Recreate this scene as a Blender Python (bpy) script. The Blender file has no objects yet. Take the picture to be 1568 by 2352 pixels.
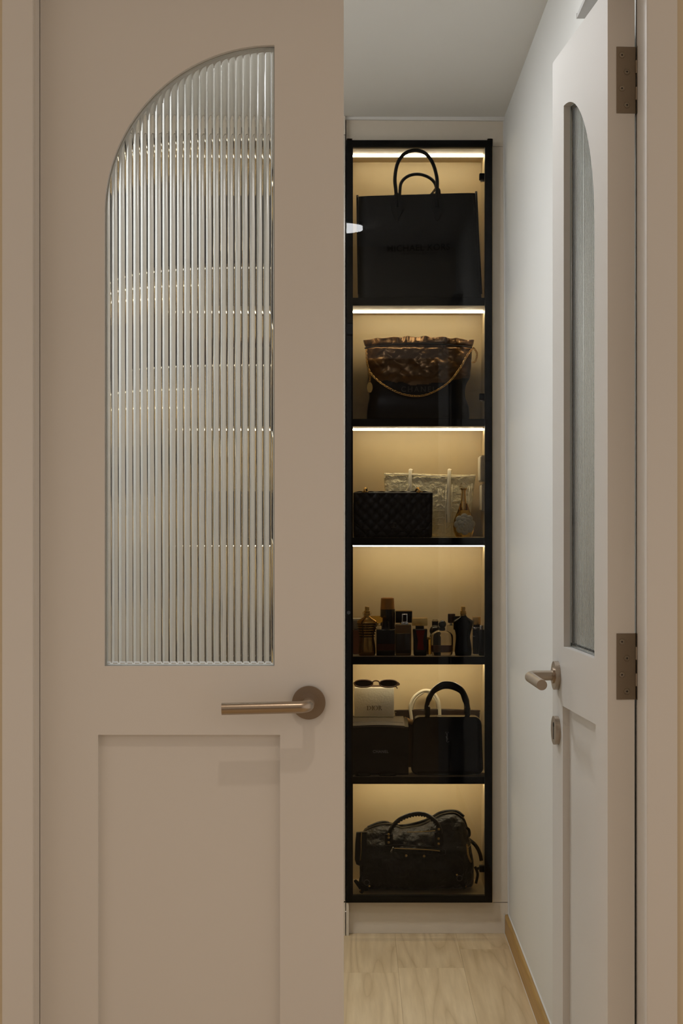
import bpy, bmesh, math, random
from mathutils import Vector, Matrix, noise
random.seed(7)
S = bpy.context.scene
COL = S.collection
PI = math.pi

# ------------------------------------------------------------------ camera
F = 4050.0            # focal length in px of the 1568x2352 frame
VX, VY = 815.0, 1185.0  # vanishing point of the depth direction
CZ = 1.30
cam = bpy.data.cameras.new('camera'); camo = bpy.data.objects.new('camera', cam); COL.objects.link(camo)
camo.location = (0, 0, CZ); camo.rotation_euler = (PI/2, 0, 0)
cam.sensor_fit = 'VERTICAL'; cam.sensor_height = 36.0; cam.lens = F/2352*36.0
cam.shift_x = -(VX-784)/2352; cam.shift_y = (VY-1176)/2352
cam.clip_start = 0.05; cam.clip_end = 60
S.camera = camo
# ------------------------------------------------------------------ world, lights, exposure
W = bpy.data.worlds.new('world'); S.world = W; W.use_nodes = True
bg = W.node_tree.nodes['Background']
bg.inputs[0].default_value = (1.0, 0.838, 0.70, 1); bg.inputs[1].default_value = 0.575
S.view_settings.view_transform = 'Standard'; S.view_settings.look = 'None'
S.view_settings.exposure = 0.0; S.view_settings.gamma = 1.0; S.view_settings.use_curve_mapping = False
S.cycles.use_denoising = True; S.cycles.use_adaptive_sampling = True; S.cycles.adaptive_threshold = 0.06; S.cycles.adaptive_min_samples = 16
S.cycles.max_bounces = 8; S.cycles.diffuse_bounces = 3; S.cycles.glossy_bounces = 4
S.cycles.transmission_bounces = 8; S.cycles.transparent_max_bounces = 12
S.cycles.caustics_refractive = True; S.cycles.caustics_reflective = False
S.cycles.sample_clamp_indirect = 3.0

def lamp(name, kind, loc, energy, color, **kw):
    l = bpy.data.lights.new(name, kind); l.energy = energy; l.color = color
    for k, v in kw.items(): setattr(l, k, v)
    o = bpy.data.objects.new(name, l); o.location = loc; COL.objects.link(o); return o
lamp('hall_downlight', 'SPOT', (-0.07, 1.77, 2.50), 15.0, (1.0, 0.81, 0.64), spot_size=1.75, spot_blend=0.9, shadow_soft_size=0.022)

# ------------------------------------------------------------------ helpers
def pX(px, d): return (px-VX)*d/F
def pZ(py, d): return CZ-(py-VY)*d/F
ORG = {}
def setp(o, label=None, cat=None, group=None, kind=None):
    if label: o['label'] = label
    if cat: o['category'] = cat
    if group: o['group'] = group
    if kind: o['kind'] = kind
    return o
def thing(name, label, cat, loc=(0,0,0), group=None, kind=None, rotz=0.0):
    o = bpy.data.objects.new(name, None); COL.objects.link(o); o.empty_display_size = 0.05
    o.location = loc; o.rotation_euler = (0, 0, rotz); ORG[o.name] = Vector(loc)
    return setp(o, label, cat, group, kind)
def mk(name, verts, faces, mat, parent=None, smooth=False, local=False, mats=None, fm=None, ang=None):
    me = bpy.data.meshes.new(name)
    off = Vector((0,0,0))
    if parent is not None and not local: off = ORG.get(parent.name, Vector((0,0,0)))
    me.from_pydata([Vector(v)-off for v in verts], [], faces)
    bm = bmesh.new(); bm.from_mesh(me)
    bmesh.ops.recalc_face_normals(bm, faces=bm.faces); bm.to_mesh(me); bm.free()
    if mats:
        for m in mats: me.materials.append(m)
        if fm:
            for p, i in zip(me.polygons, fm): p.material_index = i
    else: me.materials.append(mat)
    if smooth:
        for p in me.polygons: p.use_smooth = True
        if ang is not None: me.set_sharp_from_angle(angle=ang)
    o = bpy.data.objects.new(name, me); COL.objects.link(o)
    if parent is not None:
        o.parent = parent; ORG[o.name] = off
    else: ORG[o.name] = Vector((0,0,0))
    return o
def bm_out(bm): 
    bm.verts.index_update(); v = [x.co.copy() for x in bm.verts]; f = [[q.index for q in p.verts] for p in bm.faces]; bm.free(); return v, f
def boxg(x0,x1,y0,y1,z0,z1,r=0.0,seg=2):
    bm = bmesh.new(); bmesh.ops.create_cube(bm, size=1.0)
    for v in bm.verts: v.co = Vector(((x0+x1)/2+v.co.x*(x1-x0), (y0+y1)/2+v.co.y*(y1-y0), (z0+z1)/2+v.co.z*(z1-z0)))
    if r > 0: bmesh.ops.bevel(bm, geom=bm.edges[:], offset=r, segments=seg, profile=0.5, affect='EDGES')
    return bm_out(bm)
def box(name, x0,x1,y0,y1,z0,z1, mat, parent=None, r=0.0, seg=2, **kw):
    v, f = boxg(x0,x1,y0,y1,z0,z1,r,seg); return mk(name, v, f, mat, parent, smooth=r>0, ang=0.7 if r>0 else None, **kw)
def join(*parts):
    V, Fc = [], []
    for v, f in parts:
        n = len(V); V += list(v); Fc += [[i+n for i in q] for q in f]
    return V, Fc
def latheg(prof, cx, cy, seg=24, sy=1.0):
    V, Fc = [], []
    for r, z in prof:
        for i in range(seg):
            a = 2*PI*i/seg; V.append((cx+r*math.cos(a), cy+sy*r*math.sin(a), z))
    for j in range(len(prof)-1):
        for i in range(seg):
            k = (i+1)%seg; Fc.append([j*seg+i, j*seg+k, (j+1)*seg+k, (j+1)*seg+i])
    Fc.append(list(range(seg))[::-1]); Fc.append([(len(prof)-1)*seg+i for i in range(seg)])
    return V, Fc
def lathe(name, prof, cx, cy, mat, parent=None, seg=24, sy=1.0, smooth=True, ang=0.6, **kw):
    v, f = latheg(prof, cx, cy, seg, sy); return mk(name, v, f, mat, parent, smooth=smooth, ang=ang, **kw)
def tubeg(pts, rad, seg=10, closed=False, caps=True, flat=None):
    pts = [Vector(p) for p in pts]; n = len(pts); V, Fc = [], []
    rr = rad if isinstance(rad, (list, tuple)) else [rad]*n
    T = []
    for i in range(n):
        if closed: t = pts[(i+1)%n]-pts[i-1]
        else: t = pts[min(i+1,n-1)]-pts[max(i-1,0)]
        T.append(t.normalized())
    up = Vector((0,1,0)) if abs(T[0].y) < 0.9 else Vector((1,0,0))
    N = (up-T[0]*up.dot(T[0])).normalized()
    for i in range(n):
        N = (N-T[i]*N.dot(T[i]))
        N = N.normalized() if N.length > 1e-6 else Vector((1,0,0)); B = T[i].cross(N)
        fx = flat if flat else 1.0
        for k in range(seg):
            a = 2*PI*k/seg; V.append(pts[i]+(N*math.cos(a)*fx+B*math.sin(a))*rr[i])
    m = n if closed else n-1
    for i in range(m):
        j = (i+1)%n
        for k in range(seg):
            l = (k+1)%seg; Fc.append([i*seg+k, i*seg+l, j*seg+l, j*seg+k])
    if not closed and caps: Fc.append(list(range(seg))[::-1]); Fc.append([(n-1)*seg+k for k in range(seg)])
    return V, Fc
def tube(name, pts, rad, mat, parent=None, seg=10, closed=False, flat=None, ang=0.9, **kw):
    v, f = tubeg(pts, rad, seg, closed, True, flat); return mk(name, v, f, mat, parent, smooth=True, ang=ang, **kw)
def spline(ctrl, n):
    c = [Vector(p) for p in ctrl]; m = len(c)-1; out = []
    for i in range(n):
        t = i/(n-1)*m; k = min(int(t), m-1); u = t-k
        p0, p1, p2, p3 = c[max(k-1,0)], c[k], c[k+1], c[min(k+2,m)]
        out.append(0.5*((2*p1)+(p2-p0)*u+(2*p0-5*p1+4*p2-p3)*u*u+(3*p1-p0-3*p2+p3)*u**3))
    return out
def interp(rows, n):
    """Catmull interpolation of tuples"""
    m = len(rows)-1; out = []
    for i in range(n):
        t = i/(n-1)*m; k = min(int(t), m-1); u = t-k
        r = []
        for a, b, c, d in zip(rows[max(k-1,0)], rows[k], rows[k+1], rows[min(k+2,m)]):
            r.append(0.5*(2*b+(c-a)*u+(2*a-5*b+4*c-d)*u*u+(3*b-a-3*c+d)*u**3))
        out.append(r)
    return out
SUPC = {}
def sup(e, w, h, n):
    key = (round(e, 2), round(math.log(max(w, 1e-4)/max(h, 1e-4)), 1), n)
    if key in SUPC: return SUPC[key]
    ra = math.exp(key[1]); e = key[0]; m = 1200; P = []
    for i in range(m+1):
        t = 2*PI*i/m; c, s = math.cos(t), math.sin(t); P.append((math.copysign(abs(c)**e, c), math.copysign(abs(s)**e, s)))
    L = [0.0]
    for i in range(m): L.append(L[-1]+math.hypot((P[i+1][0]-P[i][0])*ra, P[i+1][1]-P[i][1]))
    out = []; j = 0
    for i in range(n):
        g = L[-1]*i/n
        while L[j+1] < g: j += 1
        u = (g-L[j])/max(L[j+1]-L[j], 1e-9); out.append((P[j][0]+(P[j+1][0]-P[j][0])*u, P[j][1]+(P[j+1][1]-P[j][1])*u))
    SUPC[key] = out; return out
def loftg(rows, nseg=40, nrow=None, disp=None, axis='z'):
    """rows (z, xl, xr, yc, hd, e): stacked super-elliptic sections; axis 'x': rows (x, zb, zt, yc, hd, e)"""
    if nrow: rows = interp(rows, nrow)
    V, Fc = [], []
    for j, (z, xl, xr, yc, hd, e) in enumerate(rows):
        for cx_, sy_ in sup(e, (xr-xl)/2, hd, nseg):
            x = (xl+xr)/2+(xr-xl)/2*cx_; y = yc+hd*sy_; a = math.atan2(sy_, cx_)
            p = Vector((x, y, z)) if axis == 'z' else Vector((z, y, x))
            if disp: p = disp(p, a, j/(len(rows)-1))
            V.append(p)
    n = len(rows)
    for j in range(n-1):
        for i in range(nseg):
            k = (i+1)%nseg; Fc.append([j*nseg+i, j*nseg+k, (j+1)*nseg+k, (j+1)*nseg+i])
    Fc.append(list(range(nseg))[::-1]); Fc.append([(n-1)*nseg+i for i in range(nseg)])
    return V, Fc
def loft(name, rows, mat, parent=None, nseg=40, nrow=None, disp=None, axis='z', ang=0.9, **kw):
    v, f = loftg(rows, nseg, nrow, disp, axis); return mk(name, v, f, mat, parent, smooth=True, ang=ang, **kw)
def prismg(out, y0, y1):
    n = len(out); V = [(x, y0, z) for x, z in out]+[(x, y1, z) for x, z in out]
    Fc = [list(range(n)), list(range(2*n-1, n-1, -1))]+[[i, (i+1)%n, n+(i+1)%n, n+i] for i in range(n)]
    return V, Fc
def prism(name, out, y0, y1, mat, parent=None, **kw):
    v, f = prismg(out, y0, y1); return mk(name, v, f, mat, parent, **kw)
def zprism(name, out, z0, z1, mat, parent=None, **kw):
    n = len(out); V = [(x, y, z0) for x, y in out]+[(x, y, z1) for x, y in out]
    Fc = [list(range(n)), list(range(2*n-1, n-1, -1))]+[[i, (i+1)%n, n+(i+1)%n, n+i] for i in range(n)]
    return mk(name, V, Fc, mat, parent, **kw)
def sphereg(c, r, sx=1, sy=1, sz=1, u=14, v=8):
    bm = bmesh.new(); bmesh.ops.create_uvsphere(bm, u_segments=u, v_segments=v, radius=r)
    for q in bm.verts: q.co = Vector(c)+Vector((q.co.x*sx, q.co.y*sy, q.co.z*sz))
    return bm_out(bm)
def sphere(name, c, r, mat, parent=None, sx=1, sy=1, sz=1, u=14, v=8, **kw):
    a, b = sphereg(c, r, sx, sy, sz, u, v); return mk(name, a, b, mat, parent, smooth=True, **kw)
def ycyl(c, r, y0, y1, seg=24):
    V = []; 
    for y in (y0, y1):
        for i in range(seg):
            a = 2*PI*i/seg; V.append((c[0]+r*math.cos(a), y, c[1]+r*math.sin(a)))
    Fc = [list(range(seg)), [seg+i for i in range(seg)][::-1]]+[[i, (i+1)%seg, seg+(i+1)%seg, seg+i] for i in range(seg)]
    return V, Fc
DG = lambda: bpy.context.evaluated_depsgraph_get()
def textg(body, x0, x1, z0, z1, y, thick=0.0006, bold=0.0, spacing=1.0, tilt=0.0):
    """flat lettering in the XZ plane, facing -y, fitted to a box"""
    cu = bpy.data.curves.new('t', 'FONT'); cu.body = body; cu.size = 1.0; cu.offset = bold; cu.space_character = spacing; cu.resolution_u = 4
    o = bpy.data.objects.new('t', cu); COL.objects.link(o); bpy.context.view_layer.update()
    me = bpy.data.meshes.new_from_object(o.evaluated_get(DG()))
    xs = [v.co.x for v in me.vertices]; ys = [v.co.y for v in me.vertices]
    ax, bx, ay, by = min(xs), max(xs), min(ys), max(ys)
    V = []
    for v in me.vertices:
        x = x0+(v.co.x-ax)/(bx-ax)*(x1-x0); z = z0+(v.co.y-ay)/(by-ay)*(z1-z0)+tilt*(v.co.x-ax)/(bx-ax)
        V.append((x, y, z))
    Fc = [list(p.vertices) for p in me.polygons]
    COL.objects.unlink(o); bpy.data.objects.remove(o); bpy.data.meshes.remove(me); bpy.data.curves.remove(cu)
    return V, Fc

# ------------------------------------------------------------------ materials
def mat(name, col, rough=0.5, metal=0.0, spec=0.5, bump=None, var=None, coat=0.0, emit=None, estr=0.0, trans=0.0, ior=1.45):
    m = bpy.data.materials.new(name); m.use_nodes = True; nt = m.node_tree; b = nt.nodes['Principled BSDF']
    b.inputs['Base Color'].default_value = (*col, 1); b.inputs['Roughness'].default_value = rough
    b.inputs['Metallic'].default_value = metal; b.inputs['Specular IOR Level'].default_value = spec
    b.inputs['Coat Weight'].default_value = coat; b.inputs['Transmission Weight'].default_value = trans; b.inputs['IOR'].default_value = ior
    if emit: b.inputs['Emission Color'].default_value = (*emit, 1); b.inputs['Emission Strength'].default_value = estr
    tc = nt.nodes.new('ShaderNodeTexCoord')
    if bump:   # (scale, strength, detail)
        nz = nt.nodes.new('ShaderNodeTexNoise'); nz.inputs['Scale'].default_value = bump[0]; nz.inputs['Detail'].default_value = bump[2] if len(bump) > 2 else 3
        nt.links.new(tc.outputs['Object'], nz.inputs['Vector'])
        bp = nt.nodes.new('ShaderNodeBump'); bp.inputs['Strength'].default_value = bump[1]; bp.inputs['Distance'].default_value = bump[3] if len(bump) > 3 else 0.001
        nt.links.new(nz.outputs['Fac'], bp.inputs['Height']); nt.links.new(bp.outputs['Normal'], b.inputs['Normal'])
    if var:    # (scale, amount) gentle colour unevenness
        n2 = nt.nodes.new('ShaderNodeTexNoise'); n2.inputs['Scale'].default_value = var[0]; n2.inputs['Detail'].default_value = 4
        nt.links.new(tc.outputs['Object'], n2.inputs['Vector'])
        mx = nt.nodes.new('ShaderNodeMix'); mx.data_type = 'RGBA'
        mx.inputs[6].default_value = (*[c*(1-var[1]) for c in col], 1); mx.inputs[7].default_value = (*[min(1, c*(1+var[1])) for c in col], 1)
        nt.links.new(n2.outputs['Fac'], mx.inputs[0]); nt.links.new(mx.outputs[2], b.inputs['Base Color'])
    return m
def wood(name, dark, light, scale=(26, 1.6, 26), rough=0.42, axis_rings=True):
    m = bpy.data.materials.new(name); m.use_nodes = True; nt = m.node_tree; b = nt.nodes['Principled BSDF']; L = nt.links.new
    tc = nt.nodes.new('ShaderNodeTexCoord'); oi = nt.nodes.new('ShaderNodeObjectInfo')
    mp = nt.nodes.new('ShaderNodeVectorMath'); mp.operation = 'MULTIPLY'; mp.inputs[1].default_value = scale
    ad = nt.nodes.new('ShaderNodeVectorMath'); ad.operation = 'ADD'
    sc = nt.nodes.new('ShaderNodeVectorMath'); sc.operation = 'SCALE'; sc.inputs[0].default_value = (37, 19, 5)
    L(oi.outputs['Random'], sc.inputs['Scale']); L(tc.outputs['Object'], mp.inputs[0]); L(mp.outputs[0], ad.inputs[0]); L(sc.outputs[0], ad.inputs[1])
    nz = nt.nodes.new('ShaderNodeTexNoise'); nz.inputs['Scale'].default_value = 0.22; nz.inputs['Detail'].default_value = 2; L(ad.outputs[0], nz.inputs['Vector'])
    ml = nt.nodes.new('ShaderNodeMath'); ml.operation = 'MULTIPLY'; ml.inputs[1].default_value = 26; L(nz.outputs['Fac'], ml.inputs[0])
    fr = nt.nodes.new('ShaderNodeMath'); fr.operation = 'PINGPONG'; fr.inputs[1].default_value = 1.0; L(ml.outputs[0], fr.inputs[0])
    fi = nt.nodes.new('ShaderNodeTexNoise'); fi.inputs['Scale'].default_value = 3.0; fi.inputs['Detail'].default_value = 5; L(ad.outputs[0], fi.inputs['Vector'])
    mi = nt.nodes.new('ShaderNodeMath'); mi.operation = 'MULTIPLY_ADD'; mi.inputs[1].default_value = 0.42
    m3 = nt.nodes.new('ShaderNodeMath'); m3.operation = 'MULTIPLY'; m3.inputs[1].default_value = 0.55; L(fi.outputs['Fac'], m3.inputs[0]); L(m3.outputs[0], mi.inputs[2])
    pw = nt.nodes.new('ShaderNodeMath'); pw.operation = 'POWER'; pw.inputs[1].default_value = 0.30; L(fr.outputs[0], pw.inputs[0]); L(pw.outputs[0], mi.inputs[0])
    m4 = nt.nodes.new('ShaderNodeMath'); m4.operation = 'MULTIPLY_ADD'; m4.inputs[1].default_value = 0.22; L(oi.outputs['Random'], m4.inputs[0]); L(mi.outputs[0], m4.inputs[2])
    rp = nt.nodes.new('ShaderNodeValToRGB'); rp.color_ramp.elements[0].color = (*dark, 1); rp.color_ramp.elements[1].color = (*light, 1)
    rp.color_ramp.elements[0].position = 0.28; rp.color_ramp.elements[1].position = 0.88
    L(m4.outputs[0], rp.inputs[0]); L(rp.outputs[0], b.inputs['Base Color']); b.inputs['Roughness'].default_value = rough
    return m
def pane_glass(name, tint, refl=1.0):
    m = bpy.data.materials.new(name); m.use_nodes = True; nt = m.node_tree; nt.nodes.remove(nt.nodes['Principled BSDF']); L = nt.links.new
    out = nt.nodes['Material Output']; t = nt.nodes.new('ShaderNodeBsdfTransparent'); t.inputs[0].default_value = (*tint, 1)
    if refl <= 0: L(t.outputs[0], out.inputs[0]); return m
    g = nt.nodes.new('ShaderNodeBsdfGlossy'); g.inputs['Roughness'].default_value = 0.0
    fr = nt.nodes.new('ShaderNodeFresnel'); fr.inputs[0].default_value = 1.34; mx = nt.nodes.new('ShaderNodeMixShader')
    L(fr.outputs[0], mx.inputs[0]); L(t.outputs[0], mx.inputs[1]); L(g.outputs[0], mx.inputs[2]); L(mx.outputs[0], out.inputs[0]); return m
def glass(name, col, rough=0.0, ior=1.48):
    m = bpy.data.materials.new(name); m.use_nodes = True; nt = m.node_tree; nt.nodes.remove(nt.nodes['Principled BSDF'])
    g = nt.nodes.new('ShaderNodeBsdfGlass'); g.inputs['Color'].default_value = (*col, 1); g.inputs['Roughness'].default_value = rough; g.inputs['IOR'].default_value = ior
    nt.links.new(g.outputs[0], nt.nodes['Material Output'].inputs[0]); return m
def emis(name, col, s):
    m = bpy.data.materials.new(name); m.use_nodes = True; nt = m.node_tree; nt.nodes.remove(nt.nodes['Principled BSDF'])
    e = nt.nodes.new('ShaderNodeEmission'); e.inputs[0].default_value = (*col, 1); e.inputs[1].default_value = s
    nt.links.new(e.outputs[0], nt.nodes['Material Output'].inputs[0]); return m

M_paint = mat('painted_door', (.74,.72,.69), .5, bump=(260,.03,2))
M_frame = mat('painted_frame', (.74,.72,.69), .5)
M_wallin = mat('wall_paint', (.80,.80,.775), .75, bump=(180,.05,3), var=(2.2,.02))
M_ceil = mat('ceiling_paint', (.83,.815,.775), .85)
M_hallw = mat('hall_paint', (.72,.62,.45), .8)
M_lam = mat('taupe_laminate', (.76,.67,.55), .42, var=(40,.03), bump=(300,.04))
M_ward = mat('wardrobe_satin', (.60,.54,.46), .16, spec=.6)
M_cab = mat('cabinet_laminate', (.60,.47,.27), .45, var=(30,.03), bump=(300,.04))
M_blk = mat('black_aluminium', (.0035,.0035,.0035), .45, spec=.12)
M_edge = mat('black_edge_shade', (.006,.0055,.005), .5, spec=.2)  # black that stands for shade on the shelf fronts
M_nickel = mat('brushed_nickel', (.44,.37,.30), .30, metal=1.0, bump=(500,.06))
M_hinge = mat('satin_hinge_steel', (.26,.21,.155), .42, metal=1.0)
M_screw = mat('screw_steel', (.30,.245,.18), .25, metal=1.0)
M_dark = mat('dark_slot', (.01,.008,.006), .7)
M_oak = wood('pale_oak_floor', (.50,.345,.165), (.80,.625,.385))
M_oakb = wood('oak_baseboard', (.30,.165,.04), (.46,.27,.075), scale=(40, 1.6, 40))
M_flute = glass('reeded_glass', (.975,.985,.98), 0.012, 1.52)
M_paneF = pane_glass('cabinet_glass_front', (.50,.50,.51), 1.0)
M_paneB = pane_glass('cabinet_glass_back', (.97,.97,.97), 0.0)
M_led = emis('warm_led', (1.0,.87,.60), 52.0)
M_lampE = emis('ceiling_lamp_diffuser', (.96,.972,.99), 37.0)
M_lampE2 = emis('ceiling_lamp_diffuser_bright', (.96,.972,.99), 112.0)
M_white = mat('white_plastic', (.75,.75,.74), .4)
M_grey = mat('grey_painted_metal', (.50,.49,.48), .5)
M_caulk = mat('white_caulk', (.78,.76,.72), .7)
M_gold = mat('gold_metal', (.80,.52,.18), .25, metal=1.0)
M_brass = mat('antique_brass', (.62,.40,.13), .35, metal=1.0)
M_chrome = mat('chrome', (.75,.74,.72), .12, metal=1.0)
M_canvas = mat('black_pebbled_leather', (.010,.0085,.006), .55, spec=.35, bump=(420,.25,3))
M_trim = mat('black_leather_trim', (.004,.0035,.003), .5, spec=.3)
M_print = mat('black_print', (.001,.001,.001), .8, spec=.1)
M_shiny = mat('bronze_black_leather', (.135,.078,.035), .32, metal=.8, spec=.5, bump=(60,.2,3,.003))
M_lamb = mat('black_lambskin', (.004,.0036,.003), .33, spec=.4, bump=(300,.08))
M_cream = mat('cream_embroidered_canvas', (.92,.79,.50), .85, bump=(110,1.0,5,.006), var=(120,.14))
M_creamt = mat('cream_strap', (.88,.79,.58), .7, bump=(200,.3))
M_patent = mat('black_patent_leather', (.0035,.003,.0028), .14, spec=.5)
M_crinkle = mat('black_crinkled_leather', (.0045,.0039,.0028), .36, spec=.36, bump=(70,1.0,6,.006))
M_brown = mat('dark_brown_leather', (.030,.016,.008), .5, bump=(300,.1))
M_tan = mat('tan_leather', (.30,.16,.05), .5)
M_card = mat('ivory_textured_card', (.92,.84,.66), .7, bump=(170,.5,2,.0015))
M_cardlet = mat('stamped_lettering', (.16,.11,.05), .5)
M_flap = mat('grey_brown_leather', (.085,.068,.045), .5, bump=(400,.15))
M_greylet = mat('grey_lettering', (.34,.33,.32), .6)
M_darklet = mat('embossed_lettering', (.045,.038,.028), .55)
M_tort = mat('tortoiseshell', (.045,.015,.004), .15, var=(90,.6))
M_lens = mat('dark_lens', (.004,.003,.002), .06, spec=.6)
M_glassc = glass('clear_glass', (.97,.95,.90))
M_amber = glass('amber_liquid', (.75,.22,.05))
M_redgl = mat('red_glass', (.22,.010,.006), .08, spec=.7)
M_blackgl = mat('black_glass', (.003,.0025,.002), .1, spec=.45)
M_golddark = mat('gold_lacquered_glass', (.34,.19,.05), .18, metal=.9)
M_bronze = mat('bronze_cap', (.26,.125,.035), .35, metal=.6)
M_pink = mat('pink_lacquer', (.30,.13,.075), .3)
M_frost = mat('frosted_petals', (.62,.58,.46), .55, spec=.4)
M_goldgl = glass('pale_gold_glass', (.95,.80,.42))
M_boxgrey = mat('pale_plate', (.50,.44,.33), .5)

# ------------------------------------------------------------------ structure
HALLZ = 2.54
DL = 2.725                                 # depth of the closed leaf's front face
def st(o, label, cat): return setp(o, label, cat, None, 'structure')
YB = 5.80                                  # back of the room
XW_T, XW_B = .4636, .4785                   # right wall leans slightly: x at ceiling / floor
st(box('floor', -1.6, 1.6, -3.0, YB, -.06, -.007, mat('floor_screed', (.30,.24,.16), .6)), 'pale oak plank floor running into the dressing room', 'floor')
FL = bpy.data.objects['floor']
def plank_mesh(w, l):
    v, f = boxg(-w/2, w/2, -l/2, l/2, -.007, 0, .0003, 1)
    me = bpy.data.meshes.new('plank'); me.from_pydata(v, [], f); me.materials.append(M_oak); return me
PW, PL_ = .1895, 1.22
pm = plank_mesh(PW-.0003, PL_-.0003)
ends = [5.072, 5.29, 4.86, 5.40, 5.15, 4.95, 5.33, 5.02]
for c in range(-7, 3):
    x = .124+PW*(c+.5)
    e = ends[c%8]+.0
    e = {0: 5.072, 1: 5.29}.get(c, e)
    for k in range(-3, 1):
        yc = e+PL_*(k+.5)
        lo, hi = max(yc-PL_/2, 2.66), min(yc+PL_/2, 5.79)
        if hi-lo < .05: continue
        if hi-lo < PL_-.01 or x+PW/2 > .50:
            xr = min(x+PW/2, .4985); xm = (x-PW/2+xr)/2
            o = bpy.data.objects.new('plank', plank_mesh(xr-(x-PW/2)-.0003, hi-lo-.0003)); o.location = (xm, (lo+hi)/2, 0)
        else:
            o = bpy.data.objects.new('plank', pm); o.location = (x, yc, 0)
        COL.objects.link(o); o.parent = FL
st(box('floor_hall', -1.6, 1.6, -3.0, 2.66, -.007, 0, M_oak), 'oak floor of the hall before the doors', 'floor')
st(box('ceiling', -1.6, 1.6, 2.70, YB, HALLZ, HALLZ+.08, M_ceil), 'plain off-white ceiling of the dressing room', 'ceiling')
st(box('ceiling_hall', -1.6, 1.6, -1.0, 2.70, HALLZ, HALLZ+.08, M_ceil), 'plain hall ceiling above the doors', 'ceiling')
prism('wall_right', [(XW_B, 0), (XW_T, HALLZ), (XW_T+.12, HALLZ), (XW_B+.12, 0)], 2.786, YB, M_wallin)
st(bpy.data.objects['wall_right'], 'pale grey-white wall on the right behind the open leaf', 'wall')
st(box('wall_left', -1.12, -1.0, 2.786, YB, 0, HALLZ, M_wallin), 'white side wall seen blurred through reeded glass', 'wall')
st(box('wall_back', -1.0, XW_B+.1, YB, YB+.1, 0, HALLZ, M_lam), 'back wall behind the cabinets', 'wall')
st(box('wall_hall_added', -1.6, 1.6, -3.1, -3.0, 0, HALLZ, mat('added_wall_dark', (.20,.15,.11), .6)), 'unseen dark wall added behind the camera to darken glass reflections', 'wall')  # added out of view so the cabinet glass mirrors less light
# front wall pieces around the door frame
k0 = F/2.68
XL0, XL1, XL2 = (5-VX)/k0, (75-VX)/k0, pX(92, DL)-.0008
XR0, XR1 = (1485-VX)/k0, (1555-VX)/k0
V1 = boxg(-1.6, XL0+.012, 2.691, 2.786, 0, HALLZ); V2 = boxg(XR1-.012, 1.6, 2.691, 2.786, 0, HALLZ); V3 = boxg(XL0+.012, XR1-.012, 2.691, 2.786, 2.185, HALLZ)
st(mk('wall_front', *join(V1, V2, V3), M_hallw), 'warm cream wall around the double door', 'wall')
zprism('trim_1', [(XL0, 2.680), (XL1, 2.680), (XL1+.001, 2.688), (XL2, 2.688), (XL2, 2.786), (XL0, 2.786)], 0, 2.138, M_frame)
st(bpy.data.objects['trim_1'], 'white painted door jamb left of the closed leaf', 'door frame')
zprism('trim_2', [(XR0, 2.682), (XR0+.002, 2.680), (XR1, 2.680), (XR1, 2.786), (XR0, 2.786)], 0, 2.138, M_frame)
st(bpy.data.objects['trim_2'], 'white painted door jamb right of the hinges', 'door frame')
for a_, b_ in ((pZ(260, 2.77), pZ(107, 2.77)), (pZ(1607, 2.77), pZ(1455, 2.77)), (.16, .262)):
    box('hinge_plate', XR0-.0009, XR0, 2.768, 2.786, a_, b_, M_hinge, bpy.data.objects['trim_2'])
st(box('trim_3', XL0, XR1, 2.669, 2.786, 2.1385, 2.19, M_frame), 'white painted head of the double door frame', 'door frame')
prism('trim_4', [(-.036, HALLZ-.008), (XW_T+.004, HALLZ-.012), (XW_T+.004, HALLZ), (-.036, HALLZ)], 5.478, 5.49, M_caulk)
st(bpy.data.objects['trim_4'], 'thin white caulk line between ceiling and cabinet', 'caulk')
mk('trim_5', [(XW_B-.0035,5.484,.06),(XW_B+.001,5.484,.06),(XW_T+.001,5.484,HALLZ),(XW_T-.0035,5.484,HALLZ),(XW_B-.0035,5.49,.06),(XW_B+.001,5.49,.06),(XW_T+.001,5.49,HALLZ),(XW_T-.0035,5.49,HALLZ)],
   [[0,1,2,3],[7,6,5,4],[0,4,5,1],[1,5,6,2],[2,6,7,3],[3,7,4,0]], M_caulk)
st(bpy.data.objects['trim_5'], 'thin white caulk line where cabinet filler meets wall', 'caulk')
XBF = XW_B-.0125
prism('baseboard_right', [(XBF, 0), (XBF, .054), (XBF+.003, .059), (XW_B-.0003, .060), (XW_B, 0)], 2.79, 5.4890, M_oakb)
st(bpy.data.objects['baseboard_right'], 'honey oak baseboard along the foot of the right wall', 'baseboard')
box('caulk_bead', XBF-.001, XBF+.0015, 2.83, 5.488, 0, .0018, M_caulk, bpy.data.objects['baseboard_right'])
box('caulk_bead', XW_B-.0035, XW_B-.0002, 2.83, 5.488, .0603, .0632, M_caulk, bpy.data.objects['baseboard_right'])

box('caulk_bead', XBF-.0022, XBF-.0002, 5.486, 5.4892, 0.0002, .062, M_caulk, bpy.data.objects['baseboard_right'])
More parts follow.
